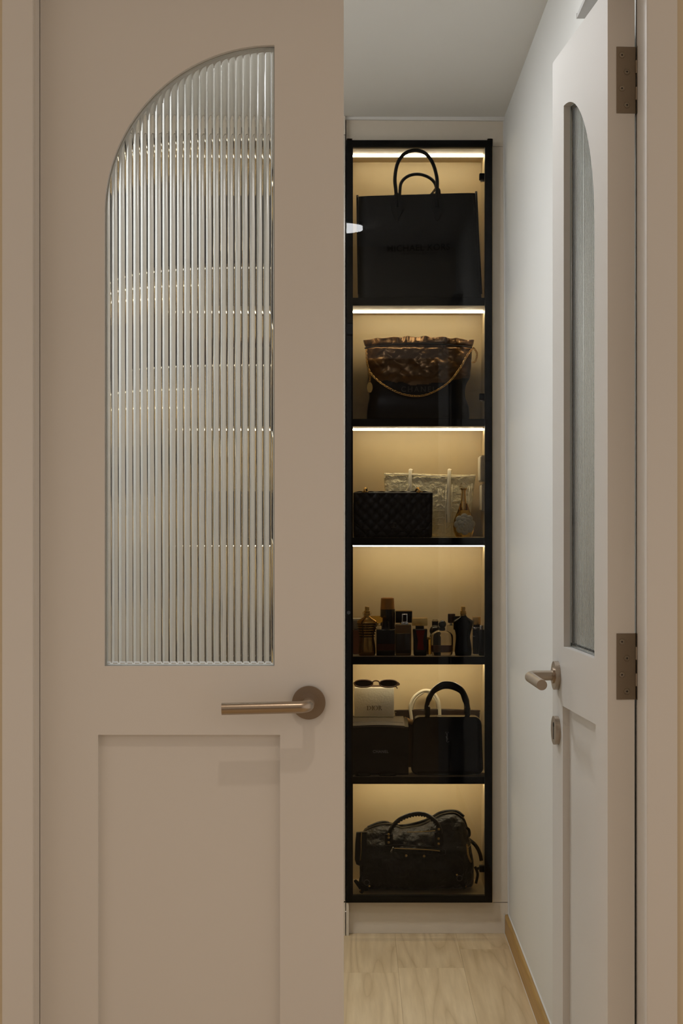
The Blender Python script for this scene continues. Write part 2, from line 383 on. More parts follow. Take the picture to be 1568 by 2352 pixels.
# ------------------------------------------------------------------ doors
LW = pX(789, DL)-pX(92, DL)                 # leaf width
TH = .043; ZT = 2.1315; ZB0 = .006
x92 = pX(92, DL)
uG0, uG1 = pX(240, DL)-x92, pX(630, DL)-x92
zG0, zG1, zGs = pZ(1530, DL), pZ(103, DL), pZ(487, DL)
uP0, uP1, zP1, zP0 = pX(225, DL)-x92, pX(643, DL)-x92, pZ(1688, DL), .20
uR, zR = pX(709, DL)-x92, pZ(1613, DL)
def arch(inset=0.0, n=40):
    a, b = uG1-uG0, zG1-zGs
    pts = [(uG1-inset, zG0+inset), (uG1-inset, zG1-inset)]
    for i in range(1, n+1):
        t = PI/2+PI/2*i/n
        pts.append((uG1+(a-inset)*math.cos(t), zGs+(b-inset)*math.sin(t)))
    pts.append((uG0+inset, zG0+inset)); return pts
def build_door(name, label, loc, rotz, sg, hinges, keyhole):
    D = thing(name, label, 'door', loc, None, 'structure', rotz)
    def fl(g): return [(sg*v[0], v[1], v[2]) for v in g[0]], g[1]
    # body by boolean cut
    def tmp(g, nm):
        me = bpy.data.meshes.new(nm); v, f = fl(g); me.from_pydata(v, [], f)
        bm = bmesh.new(); bm.from_mesh(me); bmesh.ops.recalc_face_normals(bm, faces=bm.faces); bm.to_mesh(me); bm.free()
        o = bpy.data.objects.new(nm, me); COL.objects.link(o); return o
    b = tmp(boxg(0, LW, 0, TH, ZB0, ZT), 'b'); c1 = tmp(prismg(arch(), -.02, TH+.02), 'c1'); c2 = tmp(boxg(uP0, uP1, -.02, TH+.02, zP0, zP1), 'c2')
    for c in (c1, c2):
        m = b.modifiers.new('x', 'BOOLEAN'); m.object = c; m.operation = 'DIFFERENCE'; m.solver = 'EXACT'
    bv = b.modifiers.new('bv', 'BEVEL'); bv.width = .0011; bv.segments = 2; bv.limit_method = 'ANGLE'; bv.angle_limit = 1.0
    bpy.context.view_layer.update()
    me = bpy.data.meshes.new_from_object(b.evaluated_get(DG()))
    for q in (b, c1, c2): bpy.data.objects.remove(q)
    me.name = 'leaf'; me.materials.clear(); me.materials.append(M_paint)
    leaf = bpy.data.objects.new('leaf', me); COL.objects.link(leaf); leaf.parent = D
    kw = dict(local=True)
    mk('lower_panel', *fl(boxg(uP0-.0, uP1+.0, .012, TH-.012, zP0, zP1)), M_paint, D, **kw)
    # reeded glass: concave flutes on the hall side, bevelled flat rim
    pitch = 16.82*DL/F; sag = .0021; yF, yBk = .0135, .0195; R = (pitch*pitch/4+sag*sag)/(2*sag)
    per = 14; us = []
    u = uG1-.0045
    cols = [(uG1, yF)]
    u0e = uG0
    while u-pitch > u0e-pitch:
        for i in range(per):
            t = i/per; du = (t-.5)*pitch
            y = yF+(math.sqrt(max(R*R-du*du, 0))-(R-sag))
            uu = u-t*pitch
            if uu > u0e: cols.append((uu, y))
        u -= pitch
    cols.append((u0e, yF))
    def ztop(uu):
        a, b2 = uG1-uG0, zG1-zGs; q = min(max((uG1-uu)/a, 0), 1); return zGs+b2*math.sqrt(max(1-q*q, 0))
    zbm = zG0+.006
    V, Fc = [], []
    n = len(cols)
    for (uu, y) in cols:
        zt = ztop(uu); zi = max(zt-.006, zbm+.002)
        V += [(uu, yF, zG0), (uu, yF, zbm-.002), (uu, y, zbm), (uu, y, zi-.001), (uu, yF, max(zi, zbm+.003)), (uu, yF, max(zt, zbm+.004)), (uu, yBk, max(zt, zbm+.004)), (uu, yBk, zG0)]
    for i in range(n-1):
        for k in range(8): Fc.append([i*8+k, i*8+(k+1)%8, (i+1)*8+(k+1)%8, (i+1)*8+k])
    Fc.append(list(range(8))); Fc.append([(n-1)*8+k for k in range(8)])
    g = mk('glass_pane', *fl((V, Fc)), M_flute, D, smooth=True, ang=.5, **kw)
    g['label'] = 'vertically reeded glass pane with a quarter-arch top'
    # thin glazing bead
    ap = arch(.0012)
    tube('glazing_seal', [(sg*x, .012, z) for x, z in ap], .0011, mat('clear_seal', (.45,.49,.48), .3), D, seg=6, closed=True, **kw)
    # lever handle
    rose = mk('handle_rose', *join(fl(ycyl((uR, zR), .0258, -.0085, 0, 40)), fl(ycyl((uR, zR), .0145, -.0115, -.0085, 28))), M_nickel, D, smooth=True, ang=.5, **kw)
    rose['label'] = 'round brushed nickel rose'
    pts = [(uR, -.009, zR), (uR, -.030, zR), (uR, -.0425, zR)]
    for i in range(1, 7):
        t = PI/2*i/6; pts.append((uR-.0105*(1-math.cos(t)), -.0425-.0105*math.sin(t), zR-.0003*i))
    uE = pX(509, DL-.053)-x92
    for i in range(1, 5): pts.append((uR-.0105+(uE-(uR-.0105))*i/4, -.053, zR-.0018-.0028*i/4))
    lv = tube('lever', [(sg*p[0], p[1], p[2]) for p in pts], .0092, M_nickel, rose, seg=24, ang=.8, **kw)
    if keyhole:
        zk = .913; e = mk('keyhole_escutcheon', *fl(ycyl((uR, zk), .0258, -.0085, 0, 40)), M_nickel, D, smooth=True, ang=.5, **kw)
        mk('keyhole', *join(fl(ycyl((uR, zk+.010), .0048, -.0089, -.0084, 16)), fl(boxg(uR-.0024, uR+.0024, -.0089, -.0084, zk-.016, zk+.010))), M_dark, e, **kw)
    for hz0, hz1 in hinges:
        # plate lies on the hinge edge (u = 0), facing -u
        x0, x1 = -.0012, .0
        h = mk('hinge', *join(fl(boxg(x0, x1, TH-.0292, TH+.0015, hz0, hz1, .0004, 1)),
               *[fl(tubeg([(-.0005, TH+.0050, a), (-.0005, TH+.0050, bz)], .0048, 14)) for a, bz in
                 [(hz0+(hz1-hz0)*q/5+.0004, hz0+(hz1-hz0)*(q+1)/5-.0004) for q in (1, 3)]]), M_hinge, D, smooth=True, ang=.6, **kw)
        h['label'] = 'brushed steel butt hinge with four screws'
        for q, fz in enumerate((.125, .375, .625, .875)):
            yy = TH-.0195 if q%2 else TH-.0125
            zz = hz0+(hz1-hz0)*fz
            yy = TH-.0125 if q in (0, 2) else TH-.0205
            ring = tubeg([(x0-.0002, yy+.0042*math.cos(2*PI*i/16), zz+.0042*math.sin(2*PI*i/16)) for i in range(16)], .0009, 6, True)
            head = tubeg([(x0-.0001, yy, zz), (x0-.0007, yy, zz)], .0034, 14)
            sc = mk('screw', *join(fl(ring), fl(head)), M_screw, h, smooth=True, ang=.6, **kw)
            v1 = boxg(x0-.0010, x0-.0006, yy-.0018, yy+.0018, zz-.0005, zz+.0005); v2 = boxg(x0-.0010, x0-.0006, yy-.0005, yy+.0005, zz-.0018, zz+.0018)
            s2 = mk('screw', *join(fl(v1), fl(v2)), M_dark, h, **kw); s2.name = 'screw_slot'
    return D
th = math.atan(.0728)
hz = [(pZ(260, 2.77), pZ(107, 2.77)), (pZ(1607, 2.77), pZ(1455, 2.77)), (.16, .262)]
build_door('door_1', 'closed white door leaf with reeded arch glass and lever facing us', (x92, DL, 0), 0.0, 1, [], False)
build_door('door_2', 'opened white door leaf swung inward with hinges showing on its edge', (pX(1395, 2.77), 2.77, 0), th-PI/2, -1, hz, True)

# ------------------------------------------------------------------ lamps of the room, rail
def ceiling_lamp(x, y, label, me_):
    t = thing('ceiling_lamp', label, 'lamp', (x, y, HALLZ), 'round ceiling lamps')
    ring = []
    V, Fc = [], []
    prof = [(.103, HALLZ), (.114, HALLZ), (.114, HALLZ-.010), (.105, HALLZ-.012), (.103, HALLZ-.006)]
    seg = 40
    for r, z in prof:
        for i in range(seg):
            a = 2*PI*i/seg; V.append((x+r*math.cos(a), y+r*math.sin(a), z))
    for j in range(5):
        for i in range(seg): Fc.append([j*seg+i, j*seg+(i+1)%seg, ((j+1)%5)*seg+(i+1)%seg, ((j+1)%5)*seg+i])
    mk('lamp_ring', V, Fc, M_white, t, smooth=True, ang=.6)
    V = [(x+.1025*math.cos(2*PI*i/seg), y+.1025*math.sin(2*PI*i/seg), z) for z in (HALLZ-.024, HALLZ-.0005) for i in range(seg)]
    Fc = [list(range(seg)), [seg+i for i in range(seg)][::-1]]+[[i, (i+1)%seg, seg+(i+1)%seg, seg+i] for i in range(seg)]
    mk('diffuser', V, Fc, me_, t)
ceiling_lamp(-.07, 3.42, 'round ceiling lamp mirrored as a white ellipse in cabinet glass', M_lampE)
ceiling_lamp(-.60, 4.30, 'round ceiling lamp glinting through the reeded glass', M_lampE2)
rl = thing('wall_rail', 'grey rectangular rail fixed on right wall above the open leaf', 'rail', (.46, 3.08, 2.250))
box('rail_body', .4235, XW_T+.0015, 2.80, 3.365, 2.250, 2.259, M_grey, rl, r=.001)
box('end_cap', .4225, XW_T+.0010, 3.365, 3.368, 2.2495, 2.2595, M_white, rl)

# ------------------------------------------------------------------ back: wardrobe and cabinet
YF = 5.46
wd = thing('wardrobe', 'plain taupe wardrobe beside the glass cabinet, seen through reeded glass', 'wardrobe', (-.5, 5.62, 0))
XWD = -.0300
box('carcass', -.999, XWD, YF+.020, YB-.001, .103, HALLZ-.001, M_lam, wd)
box('plinth', -.999, -.0302, YF, YF+.03, 0.0, .1025, M_lam, wd)
for a, b in ((-.997, -.516), (-.513, XWD)): box('wardrobe_door', a, b, YF, YF+.019, .106, HALLZ-.06, M_ward, wd, r=.001, seg=1)
box('top_filler', -.999, XWD, YF+.002, YF+.02, HALLZ-.058, HALLZ-.001, M_lam, wd)

CAB = thing('display_cabinet', 'tall narrow lit cabinet with black framed glass door and six compartments', 'cabinet', (.2, 5.62, 0))
FX0, FX1, FZ0, FZ1 = pX(795, YF), pX(1130, YF), pZ(2073, YF), pZ(322, YF)
IX0, IX1, IY0, IY1 = -.0085, .4120, 5.495, 5.762
IZ0, IZ1 = .1139, 2.455
box('back_panel', IX0-.016, IX1+.016, IY1, IY1+.01, IZ0-.02, IZ1+.02, M_cab, CAB)
box('side_panel', IX0-.017, IX0, IY0-.005, IY1, .0, IZ1+.02, M_cab, CAB)
box('side_panel', IX1, IX1+.017, IY0-.005, IY1, .0, IZ1+.02, M_cab, CAB)
box('bottom_panel', IX0, IX1, IY0, IY1, IZ0-.018, IZ0, M_cab, CAB)
tp = box('top_panel', IX0, IX1, IY0, IY1, IZ1, IZ1+.018, M_cab, CAB)
SH = {}
def led(par, z):
    l = box('light_strip', IX0+.001, IX1-.002, 5.641, 5.648, z-.0055, z+.0005, M_led, par); l['label'] = 'glowing warm light strip'
led(tp, IZ1)
for nm, zt, zb_ in (('A', 1.9800, 1.9556), ('B', 1.6023, 1.5792), ('C', 1.2321, 1.2080), ('D', .8610, .8370), ('E', .4867, .4644)):
    s = box('shelf', IX0, IX1, IY0+.003, IY1, zb_, zt, M_cab, CAB); SH[nm] = zt
    box('edge_shade', IX0, IX1, IY0+.001, IY0+.003, zb_, zt, M_edge, s)  # black strip puts the shade of the backlit shelf front into colour
    led(s, zb_)
SH['F'] = IZ0
# face fillers and plinth
XWr = lambda z: XW_B+(XW_T-XW_B)*z/HALLZ
zs = pZ(336, 5.49)
prism('top_filler', [(-.0275, zs), (XWr(zs), zs), (XW_T, HALLZ-.0005), (-.0275, HALLZ-.0005)], 5.49, 5.508, M_lam, CAB)
zp = pZ(2072, 5.49)
prism('side_filler', [(IX1+.006, zp), (XWr(zp), zp), (XWr(zs), zs-.0008), (IX1+.006, zs-.0008)], 5.4902, 5.508, M_lam, CAB)
box('plinth_end', -.0275, -.019, YF, YF+.03, 0.0005, .1015, M_lam, CAB)
prism('plinth', [(-.0185, .0005), (XWr(0), .0005), (XWr(zp), zp-.0018), (-.0185, zp-.0018)], 5.4895, 5.508, M_lam, CAB)
# glass door
fw = .0205
cd = mk('cabinet_door', *join(boxg(FX0, FX0+fw, YF, YF+.022, FZ0, FZ1), boxg(FX1-fw-.002, FX1, YF, YF+.022, FZ0, FZ1), boxg(FX0+fw, FX1-fw-.002, YF, YF+.022, FZ1-fw-.001, FZ1), boxg(FX0+fw, FX1-fw-.002, YF, YF+.022, FZ0, FZ0+fw)), M_blk, CAB)
cd['label'] = 'slim black aluminium door frame'
v, f = boxg(FX0+.0003, FX1-.0003, YF-.004, YF-.0004, FZ0+.0003, FZ1-.0003)
mk('glass_pane', v, f, None, cd, mats=[M_paneF, M_paneB], fm=[0 if all(abs(v[i][1]-(YF-.004)) < 1e-5 for i in q) else 1 for q in f])
for py in (405, 911, 1996):
    z = pZ(py, 5.50)
    h = box('door_hinge', IX1-.024, IX1-.001, 5.498, 5.520, z-.010, z+.010, M_blk, CAB, r=.002)
    box('hinge_arm', IX1-.020, IX1-.002, 5.520, 5.530, z-.013, z-.002, M_chrome, h, r=.001)
mk('door_bumper', *ycyl((pX(800.5, YF), pZ(1407, YF)), .0055, YF-.0055, YF-.0038, 20), mat('grey_bumper', (.035,.035,.035), .5), cd)
for py0, py1, px0, nm in ((1047, 1107, 1101.5, 'upper'), (1112, 1174, 1104.5, 'lower')):
    d = 5.66; t = thing('wall_plate', f'pale slim plate on cabinet side beside cream tote, {nm} of two', 'plate', (IX1-.01, 5.64, pZ(py1, d)), 'slim plates on the cabinet side')
    box('plate_body', pX(px0, d), IX1-.0003, 5.59, 5.70, pZ(py1, d), pZ(py0, d), M_boxgrey, t, r=.001)
    box('plate_cover', pX(px0, d)-.0035, pX(px0, d)-.0002, 5.592, 5.698, pZ(py1, d)+.004, pZ(py0, d)-.004, M_card, t, r=.001)
#ITEMS#
# ------------------------------------------------------------------ compartment 1: tall black tote
def px3(x, y, d, yy=None): return Vector((pX(x, d), d if yy is None else yy, pZ(y, d)))
z0 = SH['A']+.0006; d = 5.514; k = F/d
t = thing('tote_bag', 'large black structured tote with tall arched handles on the top shelf', 'handbag', (pX(960, d), d+.06, z0))
def tilt(p, a, v):
    q = Vector(p); q.z += v*v*(pX(960, d)-q.x)*-.030; return q
R1 = [(z0, pX(823, d), pX(1107, d), d+.068, .066, .22), (z0+.02, pX(822, d), pX(1106.5, d), d+.066, .066, .22), (z0+.16, pX(820.5, d), pX(1101, d), d+.060, .058, .24), (pZ(446, d), pX(819, d), pX(1095, d), d+.050, .047, .25)]
R1o = [(z, a, b, yc, hd, e) for z, a, b, yc, hd, e in R1]
loft('body', R1, M_canvas, t, nseg=64, nrow=14, disp=tilt)
yfront = lambda z: interp([(r[3]-r[4],) for r in R1], 60)[min(59, max(0, int((z-z0)/(pZ(446, d)-z0)*59)))][0]
def handle(pts, r, mt, par, nm='handle', n=40, seg=10, flat=None): return tube(nm, spline(pts, n), r, mt, par, seg, flat=flat)
yh = d-.003
handle([(pX(x, d), yh-.002, pZ(y, d)) for x, y in ((911, 478), (909, 440), (906.5, 410), (913, 375), (930, 353), (954, 346), (976, 353), (993, 375), (1003, 410), (1003, 445), (1003, 478))], .0058, M_trim, t)
handle([(pX(x, d+.09), d+.090, pZ(y, d+.09)) for x, y in ((918, 470), (918, 440), (922, 418), (938, 404), (960, 400), (982, 406), (998, 420), (1003, 442), (1003, 470))], .0052, M_trim, t)
for x in (911, 1003):
    o = []
    for i in range(24):
        a = 2*PI*i/24; w = 12.5*math.sin(a); y = 475+32*math.cos(a); w *= 1.0 if math.cos(a) < .2 else (1-.62*(math.cos(a)-.2))
        o.append((pX(x+w*(.55 if False else 1), d), pZ(y, d)))
    prism('handle_tab', o, d-.0065, d+.004, M_trim, t)
# corner straps with rivets
for xt, xb, yt in ((820.5, 824, 449), (1093, 1104.5, 440)):
    V, Fc = tubeg([(pX(xt, d), d-.002, pZ(yt, d)), (pX(xt+(xb-xt)*.35, d), d-.005, pZ(540, d)), (pX(xb, d), d-.005, pZ(676, d))], .0036, 8)
    s = mk('corner_strap', V, Fc, M_trim, t, smooth=True)
    sphere('rivet', (pX(xt, d), d-.0065, pZ(yt+4, d)), .0016, M_chrome, s)
b = tube('buckle_strap', spline([(pX(x, d), d+y, pZ(z, d)) for x, y, z in ((987, .085, 441), (994, .06, 436), (1001, .02, 431), (1008, .012, 433), (1010, .02, 442))], 20), .0036, M_trim, t, 8)
tube('buckle', [(pX(1000+5*math.cos(i*PI/8), d), d+.010, pZ(439+5*math.sin(i*PI/8), d)) for i in range(16)], .0011, M_brass, b, 6, closed=True)
yt_ = yfront(pZ(570, d))-.0006
mk('lettering', *textg('MICHAEL KORS', pX(889, d), pX(1033, d), pZ(578.5, d), pZ(563.5, d), yt_, bold=.018, spacing=1.08, tilt=.006), M_print, t)['label'] = 'black stamped lettering MICHAEL KORS'
mk('lettering', *textg('NEW YORK EST 1981', pX(922, d), pX(1002, d), pZ(585.5, d), pZ(581, d), yt_, bold=.01, spacing=1.1, tilt=.003), M_print, t)

# ------------------------------------------------------------------ compartment 2: gathered shiny bag with chain
z0 = SH['B']+.0006; d = 5.618
dz = z0-pZ(962, d)
q = lambda py: pZ(py, d)+dz*max(0, min(1, (py-780)/180))
t = thing('chain_bag', 'slouchy bronze-black quilted leather bag with gold chain', 'handbag', (pX(962, d), d+.06, z0))
rows = [(q(962), 850, 1074, .058, .050, .42), (q(955), 843, 1079, .058, .058, .42), (q(930), 844, 1078, .058, .060, .45), (q(905), 848, 1070, .060, .060, .5), (q(880), 846, 1072, .060, .062, .55), (q(860), 845, 1081, .060, .064, .6), (q(835), 843, 1084, .060, .064, .6), (q(810), 841, 1086, .060, .056, .6), (q(792), 838, 1088, .060, .045, .6), (q(778), 835, 1090, .060, .034, .6)]
rows = [(z, pX(a, d), pX(b, d), d+y, h, e) for z, a, b, y, h, e in rows]
def crump(p, a, v):
    w = 0 if v < .42 else min(1, (v-.42)/.12)
    n = 1.15*noise.noise(Vector((p.x*15, p.y*6, p.z*26)))+.7*noise.noise(Vector((p.x*24+9, p.y*9, p.z*44)))+.28*noise.noise(Vector((p.x*60+5, p.y*9, p.z*90)))
    qx, qz = (p.x+p.z)*PI/.062, (p.x-p.z)*PI/.062
    quilt = (abs(math.sin(qx))*abs(math.sin(qz)))**.45-.6
    gath = .006*math.sin(p.x*165+2*math.sin(p.x*37))*max(0, (v-.80)/.2) if v > .8 else 0
    groove = -.012*math.exp(-((v-.885)/.022)**2)
    s = -math.sin(a) if math.sin(a) < 0 else -abs(math.sin(a))*-1
    dr = w*(.0100*n+.0055*quilt)+gath+groove*w
    out = Vector((math.cos(a)*.25, math.sin(a), 0))
    r = p+out*dr
    if v > .9: r.z += (v-.9)/.1*(.010*math.cos((p.x-pX(955, d))*9)+.0018*math.sin(p.x*120))
    return r
bv, bf = loftg(rows, 220, 96, crump)
def shaded_low(f):
    c = sum((Vector(bv[i]) for i in f), Vector())/len(f)
    return 1 if c.z < q(872)-.012*math.cos((c.x-pX(962, d))*16)+.010*noise.noise(Vector((c.x*30, 2, 0))) else 0
mk('body', bv, bf, None, t, smooth=True, ang=3.0, mats=[M_shiny, M_lamb], fm=[shaded_low(f) for f in bf])  # black on the lower faces paints the shade where little light reaches
# front plane of the lower body, painted black for shade
fr = lambda py: d+.058-.062
mk('lettering', *textg('CHANEL', pX(921, d), pX(1001, d), q(897.5), q(885), d-.0045, bold=.012, spacing=1.35), M_darklet, t)
def chain(name, pts, par, step=.0062, r=.0011, L=.0050, mt=M_gold):
    P = spline(pts, 400); acc = 0; cen = []; last = P[0]
    for i in range(1, len(P)):
        acc += (P[i]-P[i-1]).length
        if acc >= step: cen.append((P[i], (P[i]-P[i-1]).normalized())); acc = 0
    G = []
    for i, (c, tg) in enumerate(cen):
        n1 = Vector((0, 1, 0)); n1 = (n1-tg*n1.dot(tg)).normalized(); n2 = tg.cross(n1)
        ang = PI/4 if i%2 else -PI/4; w = n1*math.cos(ang)+n2*math.sin(ang)
        G.append(tubeg([c+tg*L*math.cos(2*PI*j/10)+w*L*.62*math.sin(2*PI*j/10) for j in range(10)], r, 5, True))
    return mk(name, *join(*G), mt, par, smooth=True)
yc = d-.0145
ch = chain('chain', [(pX(841, d), d+.005, q(800)), (pX(842, d), yc, q(828)), (pX(848, d), yc, q(850)), (pX(862, d), yc-.004, q(868)), (pX(890, d), yc-.005, q(888)), (pX(925, d), yc-.004, q(903)), (pX(962, d), yc-.003, q(907)), (pX(995, d), yc-.004, q(898)), (pX(1030, d), yc-.006, q(876)), (pX(1056, d), yc-.004, q(844)), (pX(1072, d), yc, q(816)), (pX(1088, d), d+.012, q(797))], t)
chain('chain', [(pX(1088, d), d+.014, q(797)), (pX(1096, d), d+.02, q(810)), (pX(1093, d), d+.024, q(826)), (pX(1086, d), d+.02, q(830))], t)
chain('chain', [(pX(846, d), yc, q(848)), (pX(849, d), yc, q(862)), (pX(849, d), yc, q(876))], t)
md = mk('medallion', *ycyl((pX(849, d), q(888)), .0088, yc-.0015, yc+.0015, 24), M_brass, t, smooth=True, ang=.5)
for v_ in md.data.vertices: v_.co.z = (v_.co.z-(q(888)-z0))*1.95*.95+(q(888)-z0) if False else (v_.co.z-(q(888)-z0))*1.9+(q(888)-z0)
tube('rim', [(pX(849, d)+.0086*math.cos(2*PI*i/20), yc-.0016, q(888)+.0164*math.sin(2*PI*i/20)) for i in range(20)], .0009, M_gold, md, 5, closed=True)
tube('drawstring', [(pX(838+252*i/60, d), d+.020-.032*math.sin(PI*i/60)**.5, q(798-9*math.sin(PI*i/60))) for i in range(61)], .0022, M_trim, t, 6)

# ------------------------------------------------------------------ compartment 3
z0 = SH['C']+.0006; d = 5.545
t = thing('flap_bag', 'black quilted flap bag with round chain eyelets in front of cream tote', 'handbag', (pX(902, d), d+.035, z0))
ztop = pZ(1130, d)
rows = [(z0, 814, 990, .034, .030, .18), (z0+.006, 811.5, 992.5, .034, .034, .18), (z0+.05, 811, 993, .034, .034, .18), (ztop-.012, 811, 994, .034, .032, .18), (ztop-.003, 811.5, 993.5, .034, .029, .2), (ztop, 814, 991, .034, .024, .25)]
rows = [(z, max(pX(a, d), IX0+.002), pX(b, d), d+y, h, e) for z, a, b, y, h, e in rows]
def quilt(p, a, v):
    w = .0335/2
    qx, qz = (p.x+p.z)*PI/.0335, (p.x-p.z)*PI/.0335
    b = (abs(math.sin(qx))*abs(math.sin(qz)))**.5
    r = Vector(p); sy = math.sin(a)
    if sy < -.6: r.y -= .0042*b
    if v > .93: r.z += .0032*b*(v-.9)*10
    return r
rr = interp(rows, 80)
loft('body', rr, M_lamb, t, nseg=260, disp=quilt, ang=3.0)
# front flap edge
tube('flap_edge', [(pX(x, d), d-.0030, pZ(y, d)) for x, y in ((813, 1200), (830, 1214), (870, 1219), (905, 1221), (940, 1219), (975, 1214), (991, 1200))], .0015, M_lamb, t, 6)
for x in (838, 963):
    e = tube('eyelet', [(pX(x, d)+.0095*math.cos(2*PI*i/20), d+.004+.006*math.sin(2*PI*i/20), pZ(1132, d)+.0015-.0035*math.sin(2*PI*i/20)) for i in range(20)], .0015, M_gold, t, 6, closed=True)
    chain('chain', [(pX(x, d), d+.006, pZ(1134, d)), (pX(x-1, d), d+.010, pZ(1124, d)), (pX(x-4 if x > 900 else x+3, d), d+.022, pZ(1121, d)), (pX(x-8 if x > 900 else x+4, d), d+.040, pZ(1127, d))], t, step=.0046, r=.0016, L=.0044, mt=M_gold)
    tube('chain_lace', spline([(pX(x, d), d+.006, pZ(1134, d)), (pX(x-1, d), d+.010, pZ(1125, d)), (pX(x-4 if x > 900 else x+3, d), d+.022, pZ(1122, d)), (pX(x-8 if x > 900 else x+4, d), d+.040, pZ(1128, d))], 16), .0026, M_trim, t, 6)
M_gun = mat('dark_ruthenium', (.10,.095,.09), .3, metal=1.0)
cx, cz_ = pX(903.5, d), pZ(1206.5, d); yl = d-.0075
def cc(c, sgn): return tubeg([(c+sgn*.0065*math.cos(a), yl+.0006*sgn, cz_+.0075*math.sin(a)) for a in [(-0.75+1.5*i/20)*PI+PI for i in range(21)]], .0017, 6)
lk = mk('turn_lock', *join(cc(cx-.0032, -1), cc(cx+.0032, 1), ycyl((cx, cz_), .0030, yl-.002, yl+.006, 14)), M_gun, t, smooth=True, ang=.8)
lk['label'] = 'interlocked double C turn lock'
# cream tote
d = 5.665; zb1 = pZ(1232, d); z0c = SH['C']+.0006
t = thing('cream_tote', 'cream embroidered canvas tote standing behind the black flap bag', 'handbag', (pX(987, d), d+.03, z0c))
def wavy(p, a, v):
    r = Vector(p); sx = (p.x-pX(881, d))/(pX(1092, d)-pX(881, d))
    tz = (-2.0*math.sin(PI*2*sx)+(-.5+3.2*sx)+2.2*math.sin(PI*sx))*-1/(F/d)
    r.z += tz*v**3
    f = .0022*noise.noise(Vector((p.x*150, 3, p.z*260)))+.0028*noise.noise(Vector((p.x*45, 9, p.z*70)))+.004*noise.noise(Vector((p.x*14, 5, p.z*14)))
    if math.sin(a) < 0: r.y += f
    return r
rows = [(z0c, 897, 1068, .030, .028, .3), (z0c+.01, 893, 1071, .030, .031, .3), (z0c+.08, 888, 1082, .030, .030, .3), (pZ(1100, d), 881.5, 1092, .030, .022, .35), (pZ(1086, d), 881, 1093.5, .030, .018, .4)]
rows = [(z, pX(a, d), pX(b, d), d+y, h, e) for z, a, b, y, h, e in rows]
loft('body', rows, M_cream, t, nseg=200, nrow=90, disp=wavy, ang=3.0)
for x in (942, 1031.5):
    tube('strap', spline([(pX(x-2, d), d-.0015, pZ(1200, d)), (pX(x-1, d), d-.002, pZ(1140, d)), (pX(x-.5, d), d+.001, pZ(1105, d)), (pX(x, d), d+.006, pZ(1088, d)), (pX(x+1, d), d+.013, pZ(1079, d)), (pX(x+4, d), d+.028, pZ(1079, d)), (pX(x+5, d), d+.038, pZ(1092, d))], 40), .0058, M_creamt, t, 8, flat=.34)
tube('top_binding', [(pX(882+210*i/50, d), d+.0085+.004*math.sin(PI*i/50)*-1, pZ(1090, d)+(-(-2.0*math.sin(PI*2*i/50)+(-.5+3.2*i/50)+2.2*math.sin(PI*i/50)))/(F/d)) for i in range(51)], .0020, M_creamt, t, 6)
# raised embroidered lines
def emb(pts): return tubeg([(pX(x, d), d-.0018-.001, pZ(y, d)) for x, y in pts], .0011, 5)
E = [emb(p) for p in ([(1024, 1112), (1022, 1225)], [(1038, 1112), (1035, 1225)], [(993, 1126), (998, 1118), (1018, 1115), (1023, 1117)], [(1006, 1122), (1007, 1145), (1004, 1155)], [(1012, 1122), (1013, 1150)], [(997, 1152), (1022, 1150)], [(1038, 1152), (1060, 1150)], [(997, 1172), (1022, 1173)], [(1000, 1190), (1022, 1188)], [(998, 1205), (1020, 1207)], [(1000, 1165), (1012, 1158), (1020, 1168)], [(940, 1112), (938, 1128)], [(952, 1116), (958, 1128)], [(890, 1128), (893, 1117), (905, 1114), (913, 1118)], [(1042, 1175), (1056, 1178)], [(1084, 1110), (1080, 1150)], [(1078, 1120), (1070, 1200)])]
mk('embroidery', *join(*E), M_creamt, t, smooth=True)['kind'] = 'stuff'
# perfume with rose
d = 5.555; cx = pX(1066, d); kx = F/d
t = thing('perfume_bottle', 'amphora perfume bottle with gold neck and frosted rose', 'perfume', (cx, d+.03, z0c))
P = lambda r, y: (r/kx, max(pZ(y, d), z0c))
lathe('glass_body', [P(14, 1237), P(19, 1233), P(23, 1222), P(24.5, 1208), P(23, 1195), P(17, 1180), P(12, 1168), P(9.5, 1160), P(8.5, 1156)], cx, d+.03, M_goldgl, t, seg=32, sy=.7)
lathe('neck', [P(8.8, 1172), P(7.6, 1160), P(5.8, 1145), P(4.8, 1132), P(5.2, 1126), P(8, 1122.5), P(8.2, 1121)], cx-.5/kx, d+.03, M_gold, t, seg=24)
for j in range(5): tube('neck_ring', [(cx+(8.9-.55*j)/kx*math.cos(2*PI*i/24), d+.03+(8.9-.55*j)/kx*math.sin(2*PI*i/24), pZ(1171-4.4*j, d)) for i in range(24)], .0007, M_gold, t, 5, closed=True)
sphere('ball_stopper', (cx-.5/kx, d+.03, pZ(1116, d)), 10/kx, M_glassc, t, sz=.85, u=20, v=12)
G = []
for n_, rad, sz_, yo in ((8, 15.5, 9.4, .002), (6, 10.0, 7.2, -.0045), (5, 5.2, 5.0, -.0105)):
    for i in range(n_):
        a = 2*PI*i/n_+n_*.3
        G.append(sphereg((cx+(1+rad*math.cos(a))/kx, d+.0095+yo, pZ(1204, d)+rad*math.sin(a)/kx), sz_/kx, 1, .62, 1, 14, 10))
G.append(sphereg((cx+1/kx, d-.0060, pZ(1204, d)), 3.4/kx, 1, .9, 1, 10, 6))
mk('rose_ornament', *join(*G), M_frost, t, smooth=True)['label'] = 'frosted rose'

